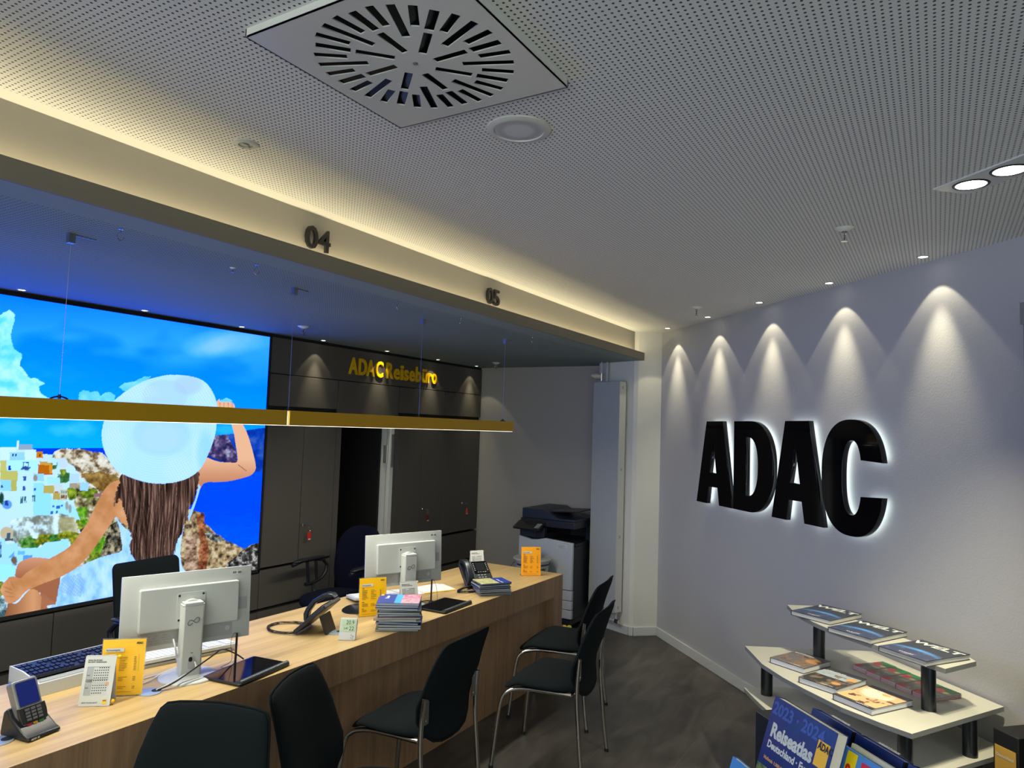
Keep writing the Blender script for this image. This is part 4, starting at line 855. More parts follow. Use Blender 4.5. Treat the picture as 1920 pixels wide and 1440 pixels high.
bm = B(); box(bm, (-.15, -.10, 0), (.12, .09, .0015), mtx=Matrix.Rotation(.12, 4, 'Z')); build('white_sheet', bm, M_PAPER, t)
bm = B(); box(bm, (-.10, -.115, 0.0016), (.13, .07, .0022)); ys = build('yellow_sheet', bm, M_SIGNY, t)
bm = B(); box(bm, (-.10, -.100, 0.0023), (.135, .075, .0032)); build('white_sheet', bm, M_PAPER, t)
t = empty('mouse_pad', (3.06, 2.80, ZD)); setp(t, 'glossy black rounded mouse pad behind the farther price sign', 'mouse pad')
bm = B(); prism(bm, superell(.115, .085, 2.3, 40), .0005, .004, mtx=Matrix.Rotation(math.radians(25), 4, 'Z')); build('pad', bm, mat('black_mat', (.012, .014, .016), .18), t, bevel=.001)
t = empty('computer_mouse', (3.115, 2.78, ZD+.0042), math.radians(40)); setp(t, 'black computer mouse on the glossy mouse pad', 'mouse')
bm = B(); lathe(bm, [(0, .034), (.3, .033), (.62, .028), (.86, .018), (.97, .008), (1.0, 0), (0, 0)], 28); bmesh.ops.transform(bm, matrix=Matrix.Diagonal((.056, .032, 1, 1)), verts=bm.verts); build('shell', bm, M_BPL, t, smooth=True, angle=80)

# ------------------------------------------------------------------ table signs, calendars, terminal, clock
def local(org, rz, tilt, W_, H_):
    """face frame in thing's local coords: lower-left corner, +x right, up tilted back"""
    return frame((-W_/2, 0, 0.0015), (1, 0, 0), (0, math.sin(tilt), math.cos(tilt)))
def price_sign(x, y, rz, label, col, W_=.148, H_=.200, tilt=6, logo=True):
    t = empty('price_sign', (x, y, ZD), rz); setp(t, label, 'sign', 'price signs in acrylic stands')
    F = local(None, 0, math.radians(tilt), W_, H_)
    bm = B(); put_rect(bm, F, 0, 0, W_, H_, 0, t=.0012); build('sheet', bm, col, t)
    bm = B(); put_rect(bm, F, -.003, -.001, W_+.003, H_+.004, -.0014, t=.0016); box(bm, (-W_/2-.003, -.006, .0), (W_/2+.003, .062, .0018))
    o = build('acrylic_stand', bm, M_CLR, t)
    bm = B(); put_rect(bm, F, .012, H_-.044, .075, H_-.031, .0026, t=.0003); build('title_box', bm, M_PAPER, t)
    put_text('Serviceentgelte', .0062, F @ Matrix.Translation((.014, H_-.0405, .0028)), M_INK, t, 'title', depth=.0002, bold=.02, sx=.88)
    put_text('ADAC', .0065, F @ Matrix.Translation((W_-.032, H_-.017, .0028)), M_INK, t, 'logo', depth=.0002, bold=.09, sx=.85)
    bm = B(); rnd = random.Random(int(x*100))
    def row(yy, long=True):
        xx = .014; a = rnd.uniform(.02, .036) if long else rnd.uniform(.012, .02)
        put_rect(bm, F, xx, yy, xx+a, yy+.0017, .0027, t=.0002); put_rect(bm, F, .062, yy, .062+rnd.uniform(.014, .034), yy+.0014, .0027, t=.0002); put_rect(bm, F, .112, yy, .112+rnd.uniform(.007, .011), yy+.0017, .0027, t=.0002)
    put_rect(bm, F, .014, H_-.056, .026, H_-.053, .0027, t=.0002)
    for k in range(9): row(H_-.065-k*.0058)
    put_rect(bm, F, .014, H_-.128, .026, H_-.125, .0027, t=.0002)
    for k in range(3): row(H_-.136-k*.0058)
    put_rect(bm, F, .014, H_-.163, .024, H_-.160, .0027, t=.0002)
    for k in range(2): row(H_-.170-k*.0058)
    put_rect(bm, F, .014, .012, .012+.1, .0128, .0027, t=.0002); put_rect(bm, F, .128, H_-.115, .1285, H_-.055, .0027, t=.0002)
    build('price_lines', bm, M_INK, t)
    return t
price_sign(1.592, 2.616, math.radians(-46), 'yellow price list sign in clear stand beside the nearer monitor', M_SIGNY)
price_sign(3.000, 2.640, math.radians(-33), 'yellow price list sign in clear stand behind the tall magazine stack', M_SIGNY)
price_sign(4.490, 2.490, math.radians(-50), 'orange price list sign standing on the far end of the counter', M_SIGNO, W_=.140)
def calendar(x, y, rz, label, tilt=16, W_=.104, H_=.168):
    t = empty('desk_calendar', (x, y, ZD), rz); setp(t, label, 'calendar', 'small white tent calendars')
    F = local(None, 0, math.radians(tilt), W_, H_)
    bm = B(); put_rect(bm, F, 0, 0, W_, H_, 0, t=.0016); build('front_card', bm, M_PAPER, t)
    F2 = frame((-W_/2, .070, .0015), (1, 0, 0), (0, -(.070-math.sin(math.radians(tilt))*H_), math.cos(math.radians(tilt))*H_))
    bm = B(); put_rect(bm, F2, 0.003, 0, W_-.003, H_*.99, 0, t=.001); build('rear_card', bm, M_PAPER, t)
    put_text('Sichern Sie sich jetzt:\nDie ADAC Versicherungen.', .0048, F @ Matrix.Translation((.010, H_-.016, .0006)), M_INK, t, 'headline', depth=.0002, bold=.03, sx=.82, line=.95)
    bm = B()
    put_rect(bm, F, .012, H_-.090, W_-.016, H_-.034, .0004, t=.0002); build('month_panel', bm, mat('calendar_panel', (.58, .60, .60), .6), t)
    bm = B(); put_rect(bm, F, .012, .036, W_-.016, H_-.096, .0004, t=.0002); build('month_panel', bm, MATS['calendar_panel'], t)
    bm = B()
    for base in (H_-.086, .040):
        put_rect(bm, F, .012, base-.004, .034, base+.048, .0007, t=.0002)
    build('week_column', bm, mat('calendar_grey', (.40, .42, .43), .6), t)
    bm = B()
    for base in (H_-.086, .040):
        for r in range(6):
            for c in range(7):
                if (r == 0 and c < 2) or (r == 5 and c > 4): continue
                put_rect(bm, F, .037+c*.0072, base+.044-r*.0085, .037+c*.0072+.0036, base+.0475-r*.0085, .0008, t=.0002)
        put_rect(bm, F, .014, base+.02, .024, base+.022, .0010, t=.0002); put_rect(bm, F, .012, base+.0485, W_-.016, base+.0492, .0008, t=.0002); put_rect(bm, F, .012, base-.0045, .0126, base+.049, .0010, t=.0002)
    build('date_print', bm, M_INK, t)
    bm = B(); put_rect(bm, F, .010, H_-.0925, W_-.014, H_-.0895, .0014, t=.0008); put_rect(bm, F, .010, H_-.0985, W_-.014, H_-.0955, .0014, t=.0008); build('slider_band', bm, M_WPL, t)
    bm = B(); put_rect(bm, F, W_-.024, H_-.0985, W_-.016, H_-.089, .0018, t=.0004); build('slider', bm, mat('slider_orange', (.75, .35, .12), .4), t)
    bm = B(); put_rect(bm, F, W_-.026, .006, W_-.012, .021, .0006, t=.0003); lg = build('logo_field', bm, M_SIGNY, t)
    put_text('ADAC', .0042, F @ Matrix.Translation((W_-.025, .0155, .0008)), M_INK, t, 'logo', depth=.0002, bold=.06, sx=.75)
    put_text('ADAC Versicherung AG', .0040, F @ Matrix.Translation((.010, .010, .0006)), M_INK, t, 'footer', depth=.0002, bold=.02, sx=.9)
    bm = B()
    for zz in (.012, .155): lathe(bm, [(0, .007), (.004, .006), (.0065, .003), (.007, -.003), (.004, -.006), (0, -.007)], 14, mtx=Matrix.Translation((W_/2+.005, .012+zz*.3, zz)) @ Matrix.Rotation(PI/2, 4, 'Y'))
    build('corner_knob', bm, M_SIGNY, t, smooth=True)
    return t
calendar(1.4825, 2.592, math.radians(-49), 'white tent calendar in front of the yellow price sign near the card terminal')
calendar(3.172, 2.517, math.radians(-30), 'white tent calendar half hidden behind the tall magazine stack')
calendar(4.27, 2.79, math.radians(-30), 'white tent calendar standing behind the farther desk telephone')
# card terminal
t = empty('card_terminal', (1.250, 2.545, ZD), math.radians(10)); setp(t, 'grey card payment terminal in black charging cradle at counter left end', 'card terminal')
bm = B(); prof = [(-.075, 0), (.060, 0), (.060, .012), (.05, .075), (.032, .088), (.014, .060), (-.050, .020), (-.075, .012)]
a = [bm.verts.new((-.055, p[0], p[1]+.001)) for p in prof]; b = [bm.verts.new((.055, p[0], p[1]+.001)) for p in prof]; bm.faces.new(a); bm.faces.new(b[::-1])
for i in range(8): bm.faces.new((a[i], a[(i+1) % 8], b[(i+1) % 8], b[i]))
build('cradle', bm, M_BPL, t, bevel=.006)
T = Matrix.Translation((0, -.022, .034)) @ Matrix.Rotation(math.radians(26), 4, 'X').inverted()
Fx = frame((0, -.028, .030), (1, 0, 0), (0, math.sin(math.radians(27)), math.cos(math.radians(27))))
bm = B(); prism(bm, [(-.036, -.012), (.036, -.012), (.041, .06), (.042, .146), (.036, .154), (-.036, .154), (-.042, .146), (-.041, .06)], -.032, 0, mtx=Fx); bd = build('body', bm, mat('terminal_grey', (.20, .20, .20), .3, .3), t, bevel=.005)
bm = B(); prism(bm, rrect(.066, .076, .004, 0, .106), 0, .0016, mtx=Fx); build('screen', bm, emat('terminal_screen', (.03, .05, .30), .45), bd)
bm = B(); prism(bm, [(-.042, .012), (.042, .012), (.045, .04), (.044, .064), (-.044, .064), (-.045, .04)], -.006, .006, mtx=Fx); pd = build('keypad_guard', bm, M_BPL, t, bevel=.002)
bm = B()
for r in range(4):
    for c in range(3): box(bm, (-.026+c*.019, .018+r*.0105, .006), (-.026+c*.019+.014, .018+r*.0105+.0075, .0085), mtx=Fx)
build('key', bm, mat('terminal_key', (.09, .09, .095), .4), pd)
for k, c in enumerate(((.45, .01, .02), (.5, .28, .02), (.03, .16, .03))):
    bm = B(); box(bm, (-.026+k*.019, .004, .001), (-.026+k*.019+.014, .011, .004), mtx=Fx); build('function_key', bm, mat('function_key_%d' % k, c, .4), pd)
put_text('AEVI 15', .006, frame((-.045, -.0755, .004), (1, 0, 0), (0, .1, 1)), M_PAPER, t, 'cradle_mark', depth=.0003, bold=.03)
# digital thermometer clock
t = empty('digital_clock', (2.592, 2.437, ZD), math.radians(-58)); setp(t, 'small white digital thermometer clock beside the nearer desk telephone', 'clock')
Fc = frame((0, 0, .0015), (1, 0, 0), (0, math.sin(math.radians(24)), math.cos(math.radians(24))))
bm = B(); prism(bm, rrect(.082, .104, .008, 0, .052), -.016, 0, mtx=Fc); build('case', bm, M_WPL, t, bevel=.003)
bm = B(); box(bm, (-.012, .02, 0), (.012, .05, .006)); build('foot', bm, M_WPL, t)
bm = B(); put_rect(bm, Fc, -.034, .041, .034, .096, .0012, t=.0008); build('display', bm, mat('lcd_green', (.42, .55, .36), .3), t)
put_text('20.9', .019, Fc @ Matrix.Translation((-.012, .0735, .0015)), M_INK, t, 'temperature_digits', depth=.0002, sx=.85)
put_text('22', .019, Fc @ Matrix.Translation((.004, .0455, .0015)), M_INK, t, 'second_digits', depth=.0002, sx=.9)
put_text('5:40', .010, Fc @ Matrix.Translation((-.021, .050, .0015)), M_INK, t, 'time_digits', depth=.0002, sx=.8)
bm = B(); put_rect(bm, Fc, -.032, .0685, .032, .0695, .0014, t=.0002); build('divider', bm, M_INKG, t)
bm = B()
for dx_, dy_ in ((.018, .024), (.026, .019), (.018, .012), (.026, .008)): lathe(bm, [(0, .0015), (.0035, .0015), (.0035, 0)], 12, mtx=Fc @ Matrix.Translation((dx_, dy_, 0)))
build('button', bm, M_GPL, t)

# ------------------------------------------------------------------ telephones
def phone(x, y, rz, label, cordpts, tilt=40):
    t = empty('desk_telephone', (x, y, ZD), rz); setp(t, label, 'telephone', 'black desk telephones')
    c, s = math.cos(math.radians(tilt)), math.sin(math.radians(tilt))
    P = frame((0, -.085, .018), (1, 0, 0), (0, c, s))
    bm = B(); prism(bm, rrect(.205, .205, .014, .0, .1025), -.020, 0, mtx=P); bd = build('body', bm, mat('phone_black', (.014, .016, .018), .38), t, bevel=.004)
    bm = B(); prism(bm, [(.030, .085), (.042, .090), (.078, .0015), (.064, .0015)], -.055, .055, mtx=Matrix(((0, 0, 1, 0), (1, 0, 0, 0), (0, 1, 0, 0), (0, 0, 0, 1)))); build('stand', bm, M_BPL, t, bevel=.002)
    bm = B(); prism(bm, rrect(.108, .098, .004, .040, .148), 0, .004, mtx=P); sc = build('screen_bezel', bm, M_BGLOSS, bd)
    bm = B(); put_rect(bm, P, .006, .118, .072, .186, .0046, t=.0005); build('screen', bm, mat('phone_lcd', (.012, .014, .018), .15), sc)
    bm = B()
    for k in range(5):
        put_rect(bm, P, -.010, .120+k*.014, -.002, .125+k*.014, .0048, t=.0006); put_rect(bm, P, .080, .120+k*.014, .088, .125+k*.014, .0048, t=.0006)
    for k in range(4): put_rect(bm, P, .008+k*.017, .105, .018+k*.017, .110, .0048, t=.0006)
    for r in range(4):
        for q in range(3): put_rect(bm, P, .004+q*.022, .024+r*.019, .016+q*.022, .031+r*.019, .002, t=.002)
    build('keys', bm, mat('phone_keys', (.30, .32, .33), .4), bd)
    bm = B()
    prof = [(.002, .008, .012, .026), (.018, .026, .017, .024), (.045, .043, .013, .021), (.10, .054, .011, .021), (.155, .043, .013, .021), (.184, .027, .017, .024), (.202, .012, .012, .026)]
    rings = []
    for (v, h_, th, hw) in prof:
        rr = rrect(hw*2, th*2, .009, -.076, 0); rings.append([bm.verts.new(P @ Vector((p[0], v, h_+.004+p[1]))) for p in rr])
    for r1, r2 in zip(rings, rings[1:]):
        for k in range(len(r1)): bm.faces.new((r1[k], r1[(k+1) % len(r1)], r2[(k+1) % len(r1)], r2[k]))
    bm.faces.new(rings[0][::-1]); bm.faces.new(rings[-1]); build('handset', bm, mat('phone_handset', (.012, .016, .022), .32), t, smooth=True, angle=60)
    bm = B(); n = 190; pts = []
    cp = [Vector(p) for p in cordpts]
    def cr_(u):
        u = u*(len(cp)-1); i = min(int(u), len(cp)-2); f = u-i; p0 = cp[max(i-1, 0)]; p1 = cp[i]; p2 = cp[i+1]; p3 = cp[min(i+2, len(cp)-1)]
        return .5*((2*p1)+(-p0+p2)*f+(2*p0-5*p1+4*p2-p3)*f*f+(-p0+3*p1-3*p2+p3)*f**3)
    for k in range(n*6):
        u = k/(n*6); p = cr_(u); d = (cr_(min(u+.002, 1))-cr_(max(u-.002, 0))).normalized(); a1 = d.cross(Vector((0, 0, 1))).normalized(); a2 = d.cross(a1)
        ph = 2*PI*k/12; pts.append(p+(a1*math.cos(ph)+a2*math.sin(ph))*.0055)
    tube(bm, pts, .0016, 5); build('coiled_cord', bm, M_BPL, t, smooth=True)
    return t
zc_ = .009
phone(2.620, 2.665, math.radians(202), 'black desk telephone seen from behind beside the white digital clock', [(.085, -.07, .012), (.10, -.12, zc_), (.085, -.20, zc_), (.02, -.25, zc_), (-.05, -.235, zc_), (-.085, -.17, zc_), (-.08, -.11, zc_), (-.07, -.075, .016)], tilt=42)
phone(3.985, 2.622, math.radians(-33), 'black desk telephone facing the visitors behind the lower magazine stack', [(-.077, -.085, .025), (-.10, -.10, .02), (-.15, -.105, zc_), (-.19, -.16, zc_), (-.13, -.19, zc_), (-.075, -.165, zc_), (-.07, -.12, zc_)], tilt=38)

# ------------------------------------------------------------------ magazine stacks
def mag_mats(i):
    cols = [(20, 40, 120), (30, 80, 170), (70, 75, 85), (90, 60, 60), (40, 60, 110), (60, 95, 90), (140, 130, 110), (25, 35, 90)]
    return mat('mag_cover_%d' % (i % 8), lin(cols[i % 8]), .3), mat('mag_pages_%d' % (i % 3), [(.22, .23, .24), (.36, .38, .39), (.11, .115, .12)][i % 3], .6)
def magazine(x, y, z, rz, w, d, th, i, label, group):
    t = empty('magazine', (x, y, z), rz); setp(t, label, 'magazine', group)
    c, p = mag_mats(i)
    bm = B(); box(bm, (-w/2, -d/2, th-.0012), (w/2, d/2, th)); box(bm, (-w/2, -d/2, 0), (w/2, d/2, .0012)); box(bm, (w/2-.0012, -d/2, 0.0012), (w/2, d/2, th-.0012)); build('cover', bm, c, t)
    bm = B(); box(bm, (-w/2+.001, -d/2+.0015, .0012), (w/2-.0014, d/2-.0015, th-.0012)); build('pages', bm, p, t)
    return t
rnd = random.Random(11)
ordn = ['topmost', 'second from top', 'third from top', 'fourth from top', 'fifth from top', 'sixth from top', 'seventh from top', 'eighth from top', 'seventh from bottom', 'sixth from bottom', 'fifth from bottom', 'fourth from bottom', 'third from bottom', 'second from bottom', 'bottom']
N1 = 13; z = ZD+.0005; s1 = []
lab = ordn[:6]+ordn[8:]
for k in range(N1-1, -1, -1):
    th = rnd.uniform(.0085, .0125); off = rnd.uniform(-.014, .014); o2 = rnd.uniform(-.010, .010)
    if k == 0: off = o2 = .0
    s1.append(magazine(2.925+off, 2.395+o2, z, math.radians(-52+rnd.uniform(-7, 7)), .215, .185, th, k*3+1, (lab+ordn)[k]+' magazine of the tall stack beside the nearer telephone and clock', 'magazines in the tall stack')); z += th+.0003
def cover_art(t, w, d, th, kind):
    T = Matrix.Translation((0, 0, th)); bm = B()
    if kind == 0:
        put_rect(bm, T, -w/2, -d/2, -.02, d/2, .0005); build('blue_field', bm, mat('mag_blue', lin((35, 60, 150)), .25), t)
        bm = B(); put_rect(bm, T, -.02, -d/2, .015, d/2, .0005); build('sky_band', bm, mat('mag_sky', lin((60, 165, 235)), .25), t)
        bm = B(); put_rect(bm, T, .015, -d/2, w/2, d/2, .0005); build('photo', bm, noise_print('flower_photo', [(.02, .08, .02), (.70, .12, .25), (.85, .45, .6), (.15, .3, .08)], 28), t)
        put_text('Reise', .02, T @ Matrix(((0, 1, 0, -.075), (-1, 0, 0, .085), (0, 0, 1, .0006), (0, 0, 0, 1))) @ Matrix.Rotation(PI, 4, 'Z') @ Matrix.Translation((-.085, -.02, 0)), M_PAPER, t, 'title', depth=.0002, bold=.03)
        bm = B(); put_rect(bm, T, -w/2+.004, d/2-.03, -w/2+.02, d/2-.006, .0009); build('logo_field', bm, M_SIGNY, t)
    else:
        put_rect(bm, T, .02, -d/2, w/2, d/2, .0005); build('blue_field', bm, mat('mag_blue', lin((35, 60, 150)), .25), t)
        bm = B(); put_rect(bm, T, -w/2, -d/2, .02, d/2, .0005); build('photo', bm, noise_print('food_photo', [(.75, .75, .70), (.25, .38, .08), (.62, .45, .25), (.8, .8, .76)], 22), t)
        put_text('ADAC Reisen', .012, T @ Matrix(((0, -1, 0, .05), (1, 0, 0, -.07), (0, 0, 1, .0006), (0, 0, 0, 1))), M_PAPER, t, 'title', depth=.0002, bold=.03)
def noise_print(name, cols, sc, det=4):
    if name in MATS: return MATS[name]
    m = bpy.data.materials.new(name); m.use_nodes = True; nt = m.node_tree; b = nt.nodes['Principled BSDF']; b.inputs['Roughness'].default_value = .3
    tc = nt.nodes.new('ShaderNodeTexCoord'); n = nt.nodes.new('ShaderNodeTexNoise'); n.inputs['Scale'].default_value = sc; n.inputs['Detail'].default_value = det; n.inputs['Distortion'].default_value = 1.2
    nt.links.new(tc.outputs['Object'], n.inputs['Vector']); cr = nt.nodes.new('ShaderNodeValToRGB'); e = cr.color_ramp.elements
    while len(e) < len(cols): e.new(.5)
    for i, c in enumerate(cols): e[i].position = .32+.36*i/(len(cols)-1); e[i].color = (*c, 1)
    nt.links.new(n.outputs['Fac'], cr.inputs[0]); nt.links.new(cr.outputs[0], b.inputs['Base Color']); MATS[name] = m; return m
cover_art(s1[-1], .215, .185, z-s1[-1].location.z-.0003, 0)
z = ZD+.0005; s2 = []; N2 = 10; lab2 = ordn[:4]+ordn[9:]
for k in range(N2-1, -1, -1):
    th = rnd.uniform(.0065, .0095); rr_ = math.radians(-38+rnd.uniform(-5, 5)); off = rnd.uniform(-.012, .012); o2 = rnd.uniform(-.01, .01)
    s2.append(magazine(3.865+off, 2.425+o2, z, rr_, .205, .15, th, k*5, lab2[k]+' magazine of the lower stack before the farther telephone', 'magazines in the lower stack')); z += th+.0003
cover_art(s2[-1], .205, .15, z-s2[-1].location.z-.0003, 1)

# ================================================================== CHAIRS
def visitor_chair():
    t = empty('visitor_chair', (0, 0, 0))
    ol = superell(.232, .225, 3.2, 44, 0, .01)
    def seatf(u, v, w):
        drop = .055*smoothstep((v-.10)/.14)+.018*(u/.23)**2*0
        z = .452-drop+w*(1.0 if w > 0 else .7)-.010*(1-(u/.24)**2)*(1 if w > 0 else .3)-.012*smoothstep((-.05-v)/.2)
        sx = 1.0-.10*smoothstep((-v)/.22)
        return (u*sx, v, z)
    bm = B(); pillow(bm, ol, .033, seatf); build('seat', bm, M_FABRIC, t, smooth=True, angle=80)
    # back shell outline (x,z)
    half = [(0, .395), (.07, .399), (.13, .416), (.178, .452), (.210, .51), (.226, .58), (.227, .645), (.218, .71), (.206, .77), (.196, .81), (.188, .833), (.172, .848), (.135, .853), (.06, .856), (0, .858)]
    ob = half+[(-x, z) for x, z in half[-2:0:-1]]
    def backf(u, v, w):
        h_ = (v-.50)/.36
        y = -.205+.02*math.sin(max(0, min(1, (v-.42)/.22))*PI)-.097*max(0, h_)**1.7-.010-.02*max(0, -h_*2)**1.5*0
        y += .022*(u/.21)**2
        return (u, y+w, v)
    bm = B(); pillow(bm, ob, .021, backf); bk = build('backrest', bm, M_FABRIC, t, smooth=True, angle=80)
    bm = B(); tube(bm, [backf(0+(p[0])*1.004, .63+(p[1]-.63)*1.004, -.006) for p in ob], .0042, 7, True); build('piping', bm, M_FABRIC, bk, smooth=True)
    r = .011
    for s in (-1, 1):
        bm = B(); tube(bm, [(s*.185, -.17, .425), (s*.19, .05, .422), (s*.200, .14, .410), (s*.210, .180, .392), (s*.217, .203, .360), (s*.222, .218, .28), (s*.228, .232, .15), (s*.236, .245, .012)], r, 12, sub=3); lg = build('front_leg', bm, M_CHROME, t, smooth=True)
        bm = B(); cyl(bm, (s*.236, .2455, 0), (s*.2355, .2445, .016), .0125, 14); build('foot_cap', bm, M_BPL, lg)
        bm = B(); tube(bm, [(s*.236, -.255, .012), (s*.232, -.236, .15), (s*.228, -.222, .30), (s*.226, -.212, .42), (s*.224, -.212, .52), (s*.222, -.220, .625)], r, 12, sub=3); lg = build('rear_leg', bm, M_CHROME, t, smooth=True)
        bm = B(); cyl(bm, (s*.236, -.2555, 0), (s*.2358, -.2535, .016), .0125, 14); lathe(bm, [(0, .006), (.009, .004), (.0115, 0), (0, 0)], 12, c=(s*.222, -.2205, .6235)); build('foot_cap', bm, M_BPL, lg)
        bm = B(); prism(bm, rrect(.036, .112, .004, s*.198, .565), -.0018, .0018, mtx=Matrix(((1, 0, 0, 0), (0, 0, -1, -.216), (0, 1, 0, 0), (0, 0, 0, 1))))
        lathe(bm, [(0, .0045), (.006, .003), (.007, 0)], 12, mtx=Matrix(((1, 0, 0, s*.196), (0, 0, -1, -.2165), (0, 1, 0, .605), (0, 0, 0, 1)))); lathe(bm, [(0, .0045), (.006, .003), (.007, 0)], 12, mtx=Matrix(((1, 0, 0, s*.196), (0, 0, -1, -.2165), (0, 1, 0, .525), (0, 0, 0, 1))))
        build('bracket', bm, M_STEEL, t)
    bm = B(); tube(bm, [(-.19, .02, .418), (.19, .02, .418)], .009, 10); tube(bm, [(-.19, -.165, .425), (.19, -.165, .425)], .008, 10); build('cross_tube', bm, M_CHROME, t, smooth=True)
    return t
vc = visitor_chair()
vlist = [(4.165, 2.085, 9.5, 'black visitor chair farthest along the counter, beside the end panel'),
         (3.545, 1.815, 8.5, 'black chrome-legged visitor chair nearest the display table, side on'),
         (2.690, 2.105, 3.0, 'black visitor chair seen from behind before the tall magazine stack'),
         (1.990, 1.742, -157.0, 'black chair turned away from counter, its narrow backrest at the nearer tablet'),
         (1.272, 1.895, 112.0, 'black chair with broad backrest filling the bottom edge, nearest the camera')]
for i, (x, y, a, lb) in enumerate(vlist):
    o = vc if i == 0 else copy_tree(vc)
    o.location = (x, y, 0); o.rotation_euler = (0, 0, math.radians(a)); setp(o, lb, 'chair', 'black visitor chairs at the counter')

def swivel_base(t, h):
    bm = B()
    for k in range(5):
        a = 2*PI*k/5+.3; c, s = math.cos(a), math.sin(a); tube(bm, [(c*.03, s*.03, .10), (c*.16, s*.16, .09), (c*.30, s*.30, .065)], [.022, .018, .013], 8)
    cyl(bm, (0, 0, .07), (0, 0, h), .025, 16); st = build('star_base', bm, M_BPL, t, smooth=True)
    for k in range(5):
        a = 2*PI*k/5+.3; c, s = math.cos(a), math.sin(a); bm = B(); m = Matrix.Translation((c*.30, s*.30, .028)) @ Matrix.Rotation(a, 4, 'Z') @ Matrix.Rotation(PI/2, 4, 'X')
        lathe(bm, [(0, -.018), (.026, -.018), (.028, 0), (.026, .018), (0, .018)], 16, mtx=m); cyl(bm, (c*.30, s*.30, .03), (c*.30, s*.30, .07), .006, 8); build('caster', bm, M_BPL, st, smooth=True)
def office_chair(x, y, rz, label, square):
    t = empty('office_chair', (x, y, 0), rz); setp(t, label, 'chair', 'dark office chairs behind the counter')   # faces +Y
    hs = .50
    bm = B(); pillow(bm, superell(.25, .24, 3, 40), .04, lambda u, v, w: (u, v, hs+w-.03*smoothstep((v-.12)/.14))); build('seat', bm, M_NAVY, t, smooth=True, angle=80)
    if square:
        ob = rrect(.40, .53, .03, 0, .735, 6); th = .03
        f = lambda u, v, w: (u, -.23-.10*((v-.5)/.6)**1.0*(1 if v > .5 else 0)+.03*(u/.2)**2+w, v)
    else:
        ob = superell(.215, .28, 2.9, 48, 0, .72); th = .035
        f = lambda u, v, w: (u*(1-.08*smoothstep((.62-v)/.2)), -.24-.05*((v-.5)/.5)+.05*(u/.22)**2+.025*math.sin((v-.45)*5)+w, v)
    bm = B(); pillow(bm, ob, th, f); build('backrest', bm, M_NAVY if not square else M_FABRIC, t, smooth=True, angle=80)
    bm = B(); tube(bm, [(0, -.10, hs-.05), (0, -.24, hs-.03), (0, -.27, .62)], .02, 10, sub=3); cyl(bm, (0, 0, hs-.08), (0, 0, hs-.03), .09, 20); build('mechanism', bm, M_BPL, t, smooth=True)
    for s in (-1, 1):
        bm = B(); X = s*.27
        tube(bm, [(X, .20, .735), (X, .10, .755), (X, -.02, .755), (X, -.12, .735), (X, -.165, .69), (X, -.155, .64), (X, -.11, .60), (X, -.02, .575), (X, .06, .575)][::1], [.014]*9, 10); a = build('armrest', bm, M_BPL, t, smooth=True)
        bm = B(); pillow(bm, superell(.032, .17, 3, 28, X, .02), .010, lambda u, v, w: (u, v, .760+w-.30*max(0, abs(v-.02)-.09)**1.6)); build('arm_pad', bm, M_BPL, a, smooth=True)
        bm = B(); tube(bm, [(X, .03, .585), (X, .05, .745)], .012, 8); tube(bm, [(X, -.06, .585), (X, -.04, .745)], .012, 8); tube(bm, [(X, -.02, .58), (X*.92, -.02, .50), (X*.6, -.02, hs-.045)], .013, 8, sub=3); build('arm_support', bm, M_BPL, a, smooth=True)
    swivel_base(t, hs-.05)
    return t
office_chair(2.40, 3.46, math.radians(184), 'black square-backed office chair behind the nearer monitor', True)
office_chair(3.91, 3.78, math.radians(93), 'dark navy round-backed office chair with loop armrests before the black doorway', False)

# ================================================================== COPIER, BUCKET, RADIATOR
t = empty('copier', (6.10, 3.08, 0), math.radians(-90)); t.scale = (.93, .95, .90); setp(t, 'tall black and white office copier standing against the taupe side wall', 'copier')
# local: front faces -Y (towards -X in the room), x right -> -Y world
M_CPD = mat('copier_dark', (.018, .020, .026), .4); M_CPW = mat('copier_white', (.50, .53, .58), .4); M_CPB = mat('copier_navy', (.022, .030, .052), .4)
Wc = .30; F_ = -.30
bm = B(); box(bm, (-Wc, F_+.02, .11), (Wc, .31, .82)); build('body', bm, M_CPD, t, bevel=.006)
bm = B()
prism(bm, [(-Wc, .40), (Wc, .40), (Wc, .865), (.0, .885), (-.10, .862), (-.16, .858), (-Wc, .885)], 0, .04, mtx=Matrix(((1, 0, 0, 0), (0, 0, 1, F_-.015), (0, 1, 0, 0), (0, 0, 0, 1))))
build('front_door', bm, M_CPW, t, bevel=.008)
for z0, z1 in ((.30, .395), (.21, .295), (.12, .205)):
    bm = B(); box(bm, (-Wc, F_-.012, z0), (Wc, F_+.03, z1)); build('paper_drawer', bm, M_CPW, t, bevel=.005)
bm = B(); box(bm, (-Wc+.01, F_, .06), (Wc-.01, .30, .11)); build('base', bm, M_CPD, t)
for sx in (-1, 1):
    for sy in (F_+.05, .24): bm = B(); cyl(bm, (sx*(Wc-.06)-.012, sy, .03), (sx*(Wc-.06)+.012, sy, .03), .030, 16); build('caster', bm, M_BPL, t)
bm = B(); box(bm, (-Wc, F_+.05, .82), (-.02, .31, .92)); box(bm, (-Wc+.02, F_+.0, .88), (-.02, F_+.06, .985)); box(bm, (-Wc, -.0, .92), (-.02, .31, 1.0)); box(bm, (Wc-.06, .10, .82), (Wc-.01, .31, 1.0)); box(bm, (-.02, .27, .82), (Wc, .31, 1.0)); prism(bm, [(-.02, F_+.05), (Wc, F_+.05), (Wc, .27), (-.02, .27)], .82, .85); build('output_bay', bm, M_CPD, t, bevel=.003)
bm = B(); box(bm, (-Wc+.01, F_-.01, .886), (-.12, F_+.01, .975)); build('front_block', bm, M_CPB, t, bevel=.002)
